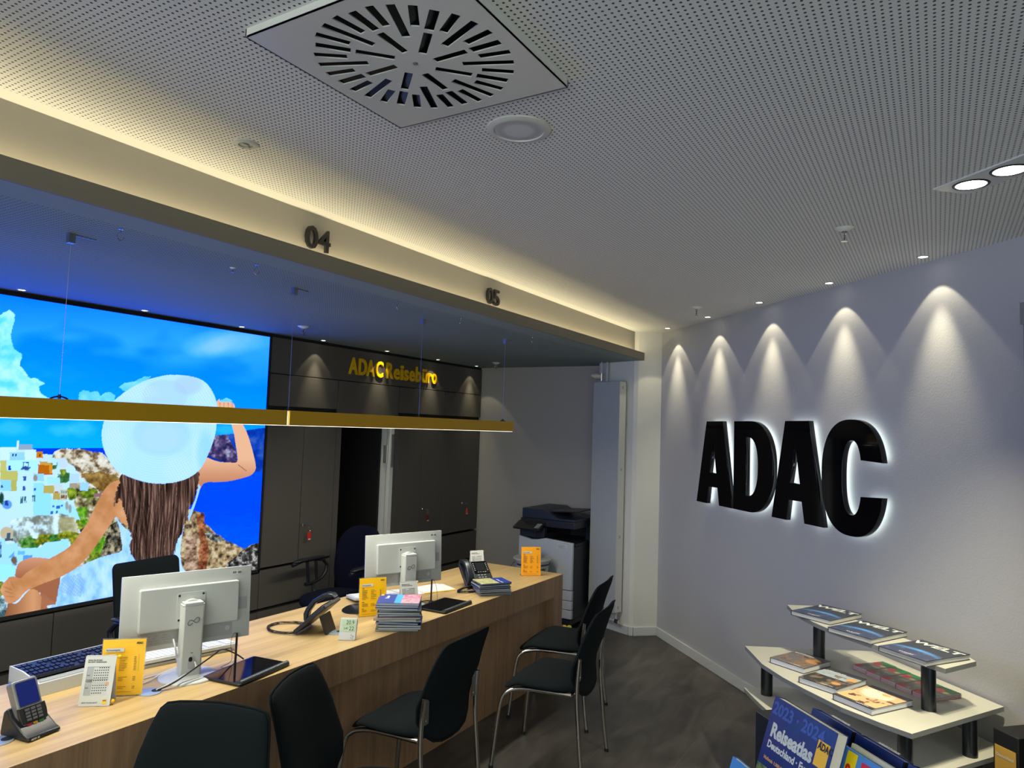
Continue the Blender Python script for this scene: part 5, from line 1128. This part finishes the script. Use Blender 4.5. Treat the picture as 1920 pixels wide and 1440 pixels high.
bm = B(); box(bm, (-Wc-.005, F_+.02, .995), (Wc, .32, 1.065)); build('scanner', bm, M_CPD, t, bevel=.006)
bm = B(); prism(bm, [(-Wc, 1.065), (Wc, 1.065), (Wc, 1.085), (.12, 1.085), (.0, 1.125), (-.08, 1.165), (-Wc, 1.165)], -.26, .30, mtx=Matrix(((1, 0, 0, 0), (0, 0, 1, 0), (0, 1, 0, 0), (0, 0, 0, 1)))); build('document_feeder', bm, M_CPB, t, bevel=.006)
bm = B(); prism(bm, [(-.06, 1.13), (Wc-.02, 1.155), (Wc-.02, 1.165), (-.06, 1.142)], -.17, .22, mtx=Matrix(((1, 0, 0, 0), (0, 0, 1, 0), (0, 1, 0, 0), (0, 0, 0, 1)))); build('feeder_tray', bm, M_CPD, t, bevel=.003)
Tp = Matrix.Translation((-.165, F_-.05, 1.005)) @ Matrix.Rotation(math.radians(24), 4, 'X')
bm = B(); prism(bm, rrect(.30, .15, .012), -.012, .006, mtx=Tp); cpn = build('control_panel', bm, M_BPL, t, bevel=.003)
bm = B(); prism(bm, rrect(.19, .11, .003, -.03, 0), .006, .0072, mtx=Tp); build('touch_screen', bm, mat('touch_screen', (.02, .02, .018), .15), cpn)
bm = B()
for i in range(3):
    for j in range(4): box(bm, (.085+i*.017, -.05+j*.022, .006), (.097+i*.017, -.036+j*.022, .009), mtx=Tp)
build('keys', bm, M_GPL, cpn)
bm = B(); box(bm, (.14, F_-.0165, .80), (.245, F_-.0145, .845)); build('sticker', bm, M_PAPER, t)
bm = B()
for k in range(4): box(bm, (.145, F_-.0172, .806+k*.009), (.145+[.09, .06, .085, .07][k], F_-.0166, .809+k*.009))
build('sticker_print', bm, mat('print_blue', (.12, .15, .35), .6), t)
# paint bucket with a tin on its lid
bk = empty('paint_bucket', (5.585, 3.09, 0)); setp(bk, 'white paint bucket with grey lid rim standing between counter and copier', 'bucket')
bm = B(); lathe(bm, [(0, .40), (.122, .40), (.126, .41), (.158, .635), (.160, .64), (.152, .64)], 48); build('pail', bm, mat('bucket_white', (.50, .52, .54), .45), bk, smooth=True)
bm = B(); lathe(bm, [(.150, .632), (.168, .628), (.172, .645), (.165, .655), (.150, .655), (.146, .645), (0, .645)], 48); build('lid', bm, mat('lid_white', (.42, .43, .41), .5), bk, smooth=True)
def arc_patch(bm, r0, r1, z0, z1, a0, a1, n=16):
    lo = [bm.verts.new((r0*math.cos(a0+(a1-a0)*k/n), r0*math.sin(a0+(a1-a0)*k/n), z0)) for k in range(n+1)]; hi = [bm.verts.new((r1*math.cos(a0+(a1-a0)*k/n), r1*math.sin(a0+(a1-a0)*k/n), z1)) for k in range(n+1)]
    for k in range(n): bm.faces.new((lo[k], lo[k+1], hi[k+1], hi[k]))
bm = B(); arc_patch(bm, .1585, .1595, .600, .612, PI*.85, PI*1.9); build('dark_band', bm, mat('band_navy', (.02, .03, .06), .5), bk)
bm = B(); arc_patch(bm, .152, .153, .525, .535, PI*.85, PI*1.9); build('dark_band', bm, MATS['band_navy'], bk)
me = text_mesh('caillux', .045, .0004, bold=.07, sx=.95, name='lettering')
for v in me.vertices:
    a = math.radians(203)+v.co.x/.158; rr_ = .1555+(v.co.y)*.13+.0006; v.co = (rr_*math.cos(a), rr_*math.sin(a), .548+v.co.y)
link('lettering', me, M_INK, bk)
bm = B(); tube(bm, [(-.02, .165, .60), (-.10, .17, .55), (-.17, .10, .50), (-.19, .0, .48), (-.15, -.11, .50), (-.05, -.165, .58)], .0025, 6, sub=4); build('handle', bm, M_CHROME, bk, smooth=True)
st_ = empty('step_stool', (5.585, 3.09, 0)); setp(st_, 'low dark stand beneath the white paint bucket, hidden by the counter', 'stool')
bm = B(); box(bm, (-.15, -.15, .37), (.15, .15, .399)); build('top', bm, M_BPL, st_, bevel=.004)
for sx in (-1, 1):
    for sy in (-1, 1): bm = B(); cyl(bm, (sx*.12, sy*.12, 0), (sx*.12, sy*.12, .37), .014, 10); build('leg', bm, M_BPL, st_)
bpy.data.objects['paint_bucket'].location.z = 0
tn = empty('metal_tin', (5.58, 3.055, .646)); setp(tn, 'small silver tin standing on the lid of the paint bucket', 'tin')
bm = B(); lathe(bm, [(0, 0), (.040, 0), (.040, .085), (.042, .088), (.042, .092), (.036, .090), (0, .088)], 32); build('can', bm, mat('tin_silver', (.35, .37, .40), .35, .9), tn, smooth=True)
bm = B(); lathe(bm, [(.0405, .02), (.0405, .070)], 32); build('tin_label', bm, M_GPL, tn)
# plastic bag scrap by the copier foot
t = empty('plastic_bag', (5.56, 2.79, 0)); setp(t, 'crumpled blue and yellow plastic bag on floor behind the counter end', 'bag')
def crumple(col, c, r_, sd):
    rnd = random.Random(sd); bm = B(); bmesh.ops.create_icosphere(bm, subdivisions=3, radius=1)
    for v in bm.verts:
        k = 1+rnd.uniform(-.22, .16); v.co = Vector((v.co.x*r_[0]*k+c[0], v.co.y*r_[1]*k+c[1], max(.0, v.co.z*r_[2]*k+c[2])))
    return bm
build('blue_part', crumple(0, (0, .06, .07), (.09, .07, .08), 1), mat('bag_blue', (.22, .32, .62), .4), t)
build('yellow_part', crumple(0, (.02, -.06, .055), (.07, .06, .065), 2), mat('bag_yellow', (.75, .58, .05), .4), t)

# radiator on the slanted wall
rz_ = math.radians(70+180)
q = math.radians(70); n_ = Vector((-math.sin(q), math.cos(q), 0)); u_ = Vector((math.cos(q), math.sin(q), 0))
P0 = Vector((6.052, 2.34, 0)); base = P0+u_*.235+n_*.05
rd = empty('radiator', (base.x, base.y, 0), rz_); setp(rd, 'tall slim vertical white radiator on the corner beside the copier', 'radiator')
# local x -> -u (camera right), -Y local is towards room
bm = B(); box(bm, (-.172, -.060, .185), (.150, -.054, 2.245)); build('front_panel', bm, M_RAD, rd, bevel=.002)
bm = B(); box(bm, (-.168, -.052, .20), (.146, .020, 2.235)); build('core', bm, M_GPL, rd)
bm = B(); box(bm, (.1505, -.060, .188), (.154, .022, 2.243)); box(bm, (-.176, -.060, .188), (-.1725, .022, 2.243)); build('side_cover', bm, mat('radiator_side', (.60, .60, .56), .4), rd)
bm = B()
for zz in (.23, .85, 1.45, 2.19): box(bm, (.1542, -.030, zz-.012), (.1548, -.012, zz+.012))
build('clip', bm, M_GPL, rd)
bm = B(); tube(bm, [(-.12, -.02, 2.24), (-.12, -.02, 2.434)], .010, 10); build('supply_pipe', bm, M_RAD, rd, smooth=True)
bm = B(); tube(bm, [(-.075, .01, 2.24), (-.075, .01, 2.434)], .014, 10); build('supply_pipe', bm, M_RAD, rd, smooth=True)
bm = B(); tube(bm, [(.16, -.03, .11), (-.19, -.03, .125)], .013, 10); tube(bm, [(.13, -.02, .20), (.13, -.02, .115)], .012, 10); build('floor_pipe', bm, M_RAD, rd, smooth=True)
bm = B(); tube(bm, [(-.12, -.03, 2.300), (-.155, -.055, 2.305), (-.19, -.08, 2.31)], [.020, .026, .016], 16); build('thermostat_valve', bm, mat('valve_cream', (.55, .53, .42), .4), rd, smooth=True)
bm = B(); cyl(bm, (-.12, -.02, 2.262), (-.12, -.02, 2.33), .017, 12); lathe(bm, [(0, -.02), (.02, -.02), (.02, .02), (0, .02)], 16, mtx=Matrix.Translation((.155, -.03, .112)) @ Matrix.Rotation(PI/2, 4, 'Y')); build('valve_body', bm, M_CHROME, rd)
bm = B(); box(bm, (-.12, .022, 2.0), (-.10, .05, 2.03)); box(bm, (.08, .022, 2.0), (.10, .05, 2.03)); box(bm, (-.12, .022, .4), (-.10, .05, .43)); box(bm, (.08, .022, .4), (.10, .05, .43)); build('wall_bracket', bm, M_STEEL, rd)

# ================================================================== TIERED DISPLAY TABLE
tcx, tcy = 3.75, .38
dt_ = empty('display_table', (tcx, tcy, 0)); setp(dt_, 'three-tier pale grey display table with dark round posts before the white wall', 'display table')
def tier(name, pts, z, th=.020):
    bm = B(); prism(bm, [(x-tcx, y-tcy) for x, y in pts], z-th, z); o = build(name, bm, M_TABLE, dt_)
    bm = B(); n = len(pts)
    for i in range(n):
        a = Vector(pts[i]); b = Vector(pts[(i+1) % n]); d = (b-a).normalized(); nn_ = Vector((d.y, -d.x))
        cc = sum((Vector(p) for p in pts), Vector((0, 0)))/n
        if nn_.dot(a-cc) < 0: nn_ = -nn_
        v = [bm.verts.new((p.x-tcx, p.y-tcy, zz)) for p, zz in ((a+nn_*.0006, z-th), (b+nn_*.0006, z-th), (b+nn_*.0006, z-.0002), (a+nn_*.0006, z-.0002))]; bm.faces.new(v)
    build('edge_band', bm, M_GREY, o)
    return o

MID = [(4.039, .900), (3.902, .825), (3.776, .757), (3.631, .633), (3.530, .525), (3.387, .356), (3.301, .203), (3.253, .090), (3.825, -.242), (4.370, .308)]
TOPT = [(4.231, .718), (4.093, .662), (3.920, .538), (3.829, .453), (3.650, .216), (3.476, -.023), (3.678, -.137), (3.740, -.108), (3.869, .121), (4.161, .410), (4.315, .500), (4.310, .581)]
LOW = [(3.898, .871), (3.777, .794), (3.660, .714), (3.500, .590), (3.370, .450), (3.255, .270), (3.200, .120), (3.800, -.262), (4.330, .300)]
tier('top_shelf', TOPT, .86); tier('middle_shelf', MID, .65); tier('lower_shelf', LOW, .475)
POSTS = [(4.005, .524, .6501, .8399), (3.582, .037, .6501, .8399), (3.868, .752, .4751, .6299), (3.648, -.112, .4751, .6299), (3.36, .117, .4751, .6299)]
for (x, y, z0, z1) in POSTS:
    bm = B(); cyl(bm, (x-tcx, y-tcy, z0), (x-tcx, y-tcy, z1), .0285, 32); pp = build('post', bm, M_POST, dt_, smooth=True, angle=60)
bm = B(); prism(bm, [(3.80-tcx, .74-tcy), (3.36-tcx, .30-tcy), (3.32-tcx, .14-tcy), (3.76-tcx, -.16-tcy), (4.15-tcx, .32-tcy)], 0, .4548); build('plinth', bm, M_CPD, dt_)

# ------------------------------------------------------------------ books on the display table
def cover_mat(name, base, layers):
    if name in MATS: return MATS[name]
    m = bpy.data.materials.new(name); m.use_nodes = True; nt = m.node_tree; b = nt.nodes['Principled BSDF']; b.inputs['Roughness'].default_value = .28
    N = nt.nodes.new; K = nt.links.new; tc = N('ShaderNodeTexCoord'); cur = None
    sp = N('ShaderNodeSeparateXYZ'); K(tc.outputs['Object'], sp.inputs[0])
    def m2(op, a, b_): 
        q = N('ShaderNodeMath'); q.operation = op
        for i, v in enumerate((a, b_)):
            if isinstance(v, (int, float)): q.inputs[i].default_value = v
            elif v is not None: K(v, q.inputs[i])
        return q.outputs[0]
    nz = N('ShaderNodeTexNoise'); nz.inputs['Scale'].default_value = 26; nz.inputs['Detail'].default_value = 5; K(tc.outputs['Object'], nz.inputs['Vector'])
    rgb = N('ShaderNodeRGB'); rgb.outputs[0].default_value = (*base, 1); cur = rgb.outputs[0]
    for kind, col, prm in layers:
        if kind == 'arc':      # glowing band of a planet's rim
            cx, cy, r, w = prm; dx = m2('SUBTRACT', sp.outputs['X'], cx); dy = m2('SUBTRACT', sp.outputs['Y'], cy)
            d = m2('SQRT', m2('ADD', m2('MULTIPLY', dx, dx), m2('MULTIPLY', dy, dy)), None); e = m2('ABSOLUTE', m2('SUBTRACT', d, r), None); f = m2('MAXIMUM', m2('SUBTRACT', 1.0, m2('DIVIDE', e, w)), 0.0); f = m2('MULTIPLY', f, m2('MAXIMUM', m2('SUBTRACT', 1.15, m2('MULTIPLY', m2('ABSOLUTE', dx, None), 8.0)), 0.0))
        elif kind == 'below':
            cx, cy, r, w = prm; dx = m2('SUBTRACT', sp.outputs['X'], cx); dy = m2('SUBTRACT', sp.outputs['Y'], cy)
            d = m2('SQRT', m2('ADD', m2('MULTIPLY', dx, dx), m2('MULTIPLY', dy, dy)), None); f = m2('MULTIPLY', m2('LESS_THAN', d, r), m2('MULTIPLY', nz.outputs['Fac'], 1.3))
        elif kind == 'noise':
            t, w = prm[:2]; q = N('ShaderNodeMapRange'); q.inputs[1].default_value = t; q.inputs[2].default_value = t+w; K(nz.outputs['Fac'], q.inputs[0]); f = q.outputs[0]
            if len(prm) > 2: f = m2('MULTIPLY', f, m2('GREATER_THAN' if prm[3] > 0 else 'LESS_THAN', sp.outputs['Y'], prm[2]))
        elif kind == 'yband':
            y0, y1 = prm; f = m2('MULTIPLY', m2('GREATER_THAN', sp.outputs['Y'], y0), m2('LESS_THAN', sp.outputs['Y'], y1))
        elif kind == 'blob':
            cx, cy, r = prm; dx = m2('SUBTRACT', sp.outputs['X'], cx); dy = m2('SUBTRACT', sp.outputs['Y'], cy); d = m2('SQRT', m2('ADD', m2('MULTIPLY', dx, dx), m2('MULTIPLY', dy, dy)), None)
            f = m2('MINIMUM', m2('MAXIMUM', m2('MULTIPLY', m2('SUBTRACT', 1.2, m2('DIVIDE', m2('ADD', d, m2('MULTIPLY', m2('SUBTRACT', nz.outputs['Fac'], .5), r*1.2)), r)), 3.0), 0.0), 1.0)
        mx = N('ShaderNodeMix'); mx.data_type = 'RGBA'; K(f, mx.inputs[0]); K(cur, mx.inputs[6]); mx.inputs[7].default_value = (*col, 1); cur = mx.outputs[2]
    K(cur, b.inputs['Base Color']); MATS[name] = m; return m
M_PAGES = mat('book_pages', (.50, .50, .48), .7)
def hardback(name, x, y, z, rz, w, d, th, coverm, caseM, label, group, title=None, pages=None):
    t = empty(name, (x, y, z), rz); setp(t, label, 'book', group)
    bm = B(); box(bm, (-w/2, -d/2, 0), (w/2, d/2, .003)); box(bm, (-w/2, -d/2, th-.003), (w/2, d/2, th-.0002)); box(bm, (-w/2, -d/2, .003), (-w/2+.003, d/2, th-.003)); build('case', bm, caseM, t, bevel=.0008, seg=1)
    bm = B(); box(bm, (-w/2, -d/2, th-.0002), (w/2, d/2, th)); build('cover_print', bm, coverm, t)
    bm = B(); box(bm, (-w/2+.003, -d/2+.003, .003), (w/2-.003, d/2-.003, th-.003)); build('page_block', bm, pages or M_PAGES, t)
    if title:
        for txt, h_, px, py, al, bo, sx_, sh_ in title:
            put_text(txt, h_, Matrix.Translation((px, py, th)), M_PAPER, t, 'title', depth=.0004, bold=bo, sx=sx_, align=al, shear=sh_)
    return t
M_SLATE = mat('slate_case', (.035, .042, .055), .3)
globe = cover_mat('globe_cover', (.030, .036, .050), [('below', (.05, .07, .16), (.0, -.235, .21, .01)), ('noise', (.22, .20, .30), (.58, .2, -.01, -1)), ('arc', (.10, .36, .85), (.0, -.235, .21, .022))])
WL = [('WELT', .044, 0, .072, 'CENTER', .045, 1.32, .0), ('KUNTH', .008, 0, -.118, 'CENTER', .05, 1.6, 0), ('DER', .010, .02, .118, 'CENTER', .03, 1, 0)]
for x, y, a, lb in ((4.085, .500, -115, 'large dark blue atlas titled WELT on the top shelf, farthest from the camera'), (3.845, .291, -118, 'large dark blue atlas titled WELT in the middle of the top shelf'), (3.629, .055, -124.5, 'large dark blue atlas titled WELT on the near end of the top shelf')):
    hardback('atlas', x, y, .8603, math.radians(a), .222, .285, .024, globe, M_SLATE, lb, 'WELT atlases on the top shelf', title=WL)
CH = mat('charcoal_case', (.05, .052, .055), .35)
pc1 = cover_mat('desert_cover', (.16, .15, .15), [('noise', (.45, .22, .08), (.50, .10, .075, -1)), ('noise', (.10, .09, .08), (.56, .08, .075, -1)), ('blob', (.55, .28, .10), (.06, .02, .035))])
pc2 = cover_mat('mountain_cover', (.05, .05, .055), [('yband', (.42, .50, .58), (.0, .085)), ('noise', (.22, .16, .10), (.50, .1, .05, -1)), ('blob', (.85, .42, .12), (.07, .045, .022)), ('blob', (.65, .32, .12), (.05, -.06, .02))])
pc3 = cover_mat('sunset_cover', (.80, .50, .26), [('blob', (.88, .78, .62), (-.01, .05, .06)), ('blob', (.90, .45, .08), (.015, .075, .022)), ('noise', (.14, .06, .05), (.55, .08, .02, -1)), ('yband', (.06, .06, .065), (.098, .2)), ('yband', (.06, .06, .065), (-.2, -.112))])
for x, y, a, w, d, m, tt, lb in ((3.880, .595, -115, .190, .225, pc1, 'BAHNREISEN', 'photo book with brown canyon cover on the middle shelf, left one'), (3.676, .422, -114, .185, .255, pc2, 'ABENTEUER', 'photo book with mountain picture cover on the middle shelf, centre one'), (3.518, .246, -122, .190, .265, pc3, 'TRAUMREISEN', 'photo book with orange sunset cover on the middle shelf, nearest the camera')):
    hardback('photo_book', x, y, .6503, math.radians(a), w, d, .028, m, CH, lb, 'photo books on the middle shelf', title=[(tt, .014, -w/2+.012, .078, 'LEFT', .04, .9, 0), ('KUNTH', .009, .04, -d/2+.008, 'CENTER', .03, 1.3, 0)], pages=mat('book_pages_white', (.60, .62, .66), .6))
RW = cover_mat('red_brochure_cover', (.20, .17, .14), [('noise', (.35, .32, .28), (.5, .15)), ('blob', (.50, .02, .03), (-.035, -.085, .030)), ('yband', (.02, .15, .06), (.045, .12)), ('blob', (.62, .05, .07), (-.02, .04, .022)), ('blob', (.60, .52, .15), (.02, .03, .012))])
RED = mat('brochure_red', (.38, .015, .03), .35)
pos = [(4.030, .272), (3.966, .207), (3.904, .141), (3.843, .075), (3.785, .008)]
pn = ['farthest left pile', 'second pile from left', 'middle pile', 'fourth pile from left', 'pile at the round post']
for i, (x, y) in enumerate(pos):
    for k in range(4):
        z = .6503+k*.0052
        t = empty('brochure', (x-.001*k, y, z), math.radians(-131+(k % 2)*.8)); setp(t, ['bottom', 'third from top', 'second from top', 'topmost'][k]+' red and green travel brochure in the '+pn[i], 'brochure', 'red brochures on the middle shelf')
        bm = B(); box(bm, (-.041, -.095, .0008), (.041, .095, .0042)); build('pages', bm, M_PAPER, t)
        bm = B(); box(bm, (-.0425, -.097, .0042), (.0425, .097, .0050)); box(bm, (-.0425, -.097, 0), (.0425, .097, .0008)); build('cover', bm, RW if k == 3 else RED, t)
# black box with a poster, half hidden behind the partition
t = empty('brochure_box', onwall(3.585, 0, .13), ROTD); setp(t, 'black box stand with an orange and green poster at the right edge', 'display box')
bm = B(); box(bm, (-.055, -.13, 0), (.055, .11, .645)); build('box_body', bm, M_BLK, t, bevel=.004)
bm = B(); box(bm, (-.046, -.132, .30), (.044, -.1302, .585)); build('poster', bm, cover_mat('poster_orange', (.62, .36, .06), []), t)
bm = B(); prism(bm, [(-.046, .30), (.044, .30), (.044, .42), (.010, .44), (-.02, .455), (-.046, .45)], .1322, .1326, mtx=Matrix(((1, 0, 0, 0), (0, 0, -1, 0), (0, 1, 0, 0), (0, 0, 0, 1)))); build('landscape_print', bm, noise_print('landscape_green', [(.03, .06, .03), (.10, .25, .06), (.35, .55, .15), (.06, .2, .4)], 30), t)
bm = B(); lathe(bm, [(0, 0), (.022, 0)], 24, mtx=Matrix(((1, 0, 0, .018), (0, 0, -1, -.133), (0, 1, 0, .465), (0, 0, 0, 1)))); build('round_badge', bm, mat('magenta', (.35, .02, .12), .5), t)
put_text('HARZ\nMAR', .009, frame((.002, -.1335, .467), (1, 0, 0), (0, 0, 1)), M_PAPER, t, 'badge_text', depth=.0003, bold=.05)
put_text('Deutschland', .011, frame((-.040, -.133, .545), (1, 0, 0), (0, 0, 1)), M_PAPER, t, 'poster_text', depth=.0003, bold=.02, sx=.95)

# ================================================================== FOREGROUND BOOK RACK
rk_ = empty('book_rack', (2.08, .38, 0), ROTD); setp(rk_, 'black stepped book rack in the foreground holding travel atlases', 'rack')
bm = B(); box(bm, (-.154, .04, 0), (-.02, .16, .98)); build('end_block', bm, M_CPD, rk_, bevel=.002)
bm = B(); box(bm, (-.02, .20, 0), (.75, .36, .80)); build('rear_tier', bm, M_CPD, rk_)
bm = B(); box(bm, (-.02, -.02, 0), (.75, .20, .735)); build('front_tier', bm, M_CPD, rk_)
bm = B(); box(bm, (-.02, -.24, 0), (.75, -.02, .62)); build('lower_tier', bm, M_CPD, rk_)
def standing(name, u, n, z, w, h, th, lean, coverm, edge, label, group=None, cat='book'):
    """book leaning back; u,n,z = top-left front corner in rack space"""
    p = Vector((2.08, .38, 0))+DD*u+NN*n
    t = empty(name, (p.x, p.y, z), ROTD); setp(t, label, cat, group)
    a = math.radians(lean); F = frame((0, 0, 0), (1, 0, 0), (0, math.sin(a), math.cos(a)))   # x right, y up, z to front
    bm = B(); box(bm, (0, -h, -.0015), (w, 0, 0), mtx=F); cv = build('cover', bm, coverm, t)
    bm = B(); box(bm, (0, -h, -th), (w, 0, -th+.0015), mtx=F); box(bm, (-.0015, -h, -th), (0.0, 0, 0), mtx=F); build('back_cover', bm, coverm, t)
    bm = B(); box(bm, (.001, -h+.002, -th+.0015), (w-.002, -.002, -.0015), mtx=F); build('page_block', bm, edge, t)
    return t, F
NAVYC = mat('atlas_blue', lin((24, 46, 112)), .25, coat=.2)
CREAM = mat('page_cream', (.62, .60, .50), .7)
t, F = standing('road_atlas', 0, 0, 1.08, .243, .31, .032, 18, NAVYC, CREAM, 'big blue road atlas titled Reiseatlas Deutschland Europa in the foreground rack', None)
ok = Matrix.Translation((0, 0, .0004))
put_text('2023 · 2024', .030, F @ Matrix.Translation((.004, -.042, .0004)), mat('faint_blue', lin((62, 88, 165)), .25), t, 'year_print', depth=.0004, bold=.05, sx=.98)
put_text('Reiseatlas', .034, F @ Matrix.Translation((.018, -.098, .0004)), M_PAPER, t, 'title', depth=.0004, bold=.055, sx=.86)
put_text('Deutschland · Europa', .018, F @ Matrix.Translation((.018, -.127, .0004)), M_PAPER, t, 'subtitle', depth=.0004, bold=.045, sx=.86)
put_text('Maßstab 1:300.000', .008, F @ Matrix.Translation((.018, -.158, .0004)), mat('print_orange', (.75, .38, .12), .4), t, 'scale_print', depth=.0004, bold=.03)
bm = B(); put_rect(bm, F, .190, -.096, .232, -.036, .0006, t=.0004); lg = build('logo_field', bm, M_SIGNY, t)
put_text('ADAC', .016, F @ Matrix.Translation((.193, -.056, .0009)), M_INK, t, 'logo', depth=.0004, bold=.06, sx=.78)
bm = B(); put_rect(bm, F, 0.0, -.308, .243, -.175, .0004, t=.0003); build('tree_photo', bm, noise_print('tree_photo', [(.02, .05, .01), (.10, .20, .03), (.28, .36, .06), (.50, .55, .30)], 30, 6), t)
SKYB = mat('cover_skyblue', lin((70, 140, 215)), .3)
t, F = standing('road_map', .205, -.038, 1.040, .16, .24, .014, 18, SKYB, CREAM, 'light blue map book with yellow price field 9,95 in the foreground rack')
bm = B(); put_rect(bm, F, .030, -.20, .062, -.004, .0006, t=.0004); build('price_field', bm, mat('price_yellow', lin((250, 215, 20)), .35), t)
put_text('9,', .026, F @ Matrix.Translation((.034, -.060, .0009)), M_RED, t, 'price', depth=.0004, bold=.08, sx=.8); put_text('95', .014, F @ Matrix.Translation((.050, -.055, .0009)), M_RED, t, 'price_cents', depth=.0004, bold=.06, sx=.8)
bm = B(); put_rect(bm, F, .078, -.12, .155, -.012, .0006, t=.0004); build('red_field', bm, mat('map_red', lin((215, 20, 45)), .35), t)
put_text('STRASSEN', .010, F @ Matrix.Translation((.084, -.038, .0009)), M_PAPER, t, 'title', depth=.0004, bold=.03, sx=.9)
standing('road_map', .225, -.056, 1.046, .17, .25, .012, 18, mat('cover_white_yellow', (.62, .60, .45), .35), CREAM, 'cream edged map book directly behind the price marked one')
for u, lb in ((.010, 'blue slip-cased guide behind the big atlas in the rack'), (.176, 'blue slip-cased guide right of the atlas in the rear row'), (.342, 'blue slip-cased guide at the right end of the rear row')):
    t, F = standing('travel_guide', u, -.11, 1.045, .150, .235, .030, 18, NAVYC, NAVYC, lb, 'blue guides in the rear row')
    bm = B(); put_rect(bm, F, .116, -.062, .142, -.030, .0006, t=.0004); build('logo_field', bm, M_SIGNY, t)
    put_text('ADAC', .010, F @ Matrix.Translation((.1175, -.042, .0009)), M_INK, t, 'logo', depth=.0004, bold=.06, sx=.75)
    put_text('REISEFÜHRER', .008, frame((.055, .012, .0004), (1, 0, 0), (0, 1, 0)) , M_PAPER, t, 'spine_print', depth=.0004, bold=.03)
    bm = B(); box(bm, (.1515, -.233, -.028), (.1525, -.002, -.002), mtx=F); build('case_opening', bm, M_BLK, t)
standing('road_map', .010, .135, .935, .15, .24, .016, 18, SKYB, CREAM, 'light blue map book on the lower step at the left of the rack')
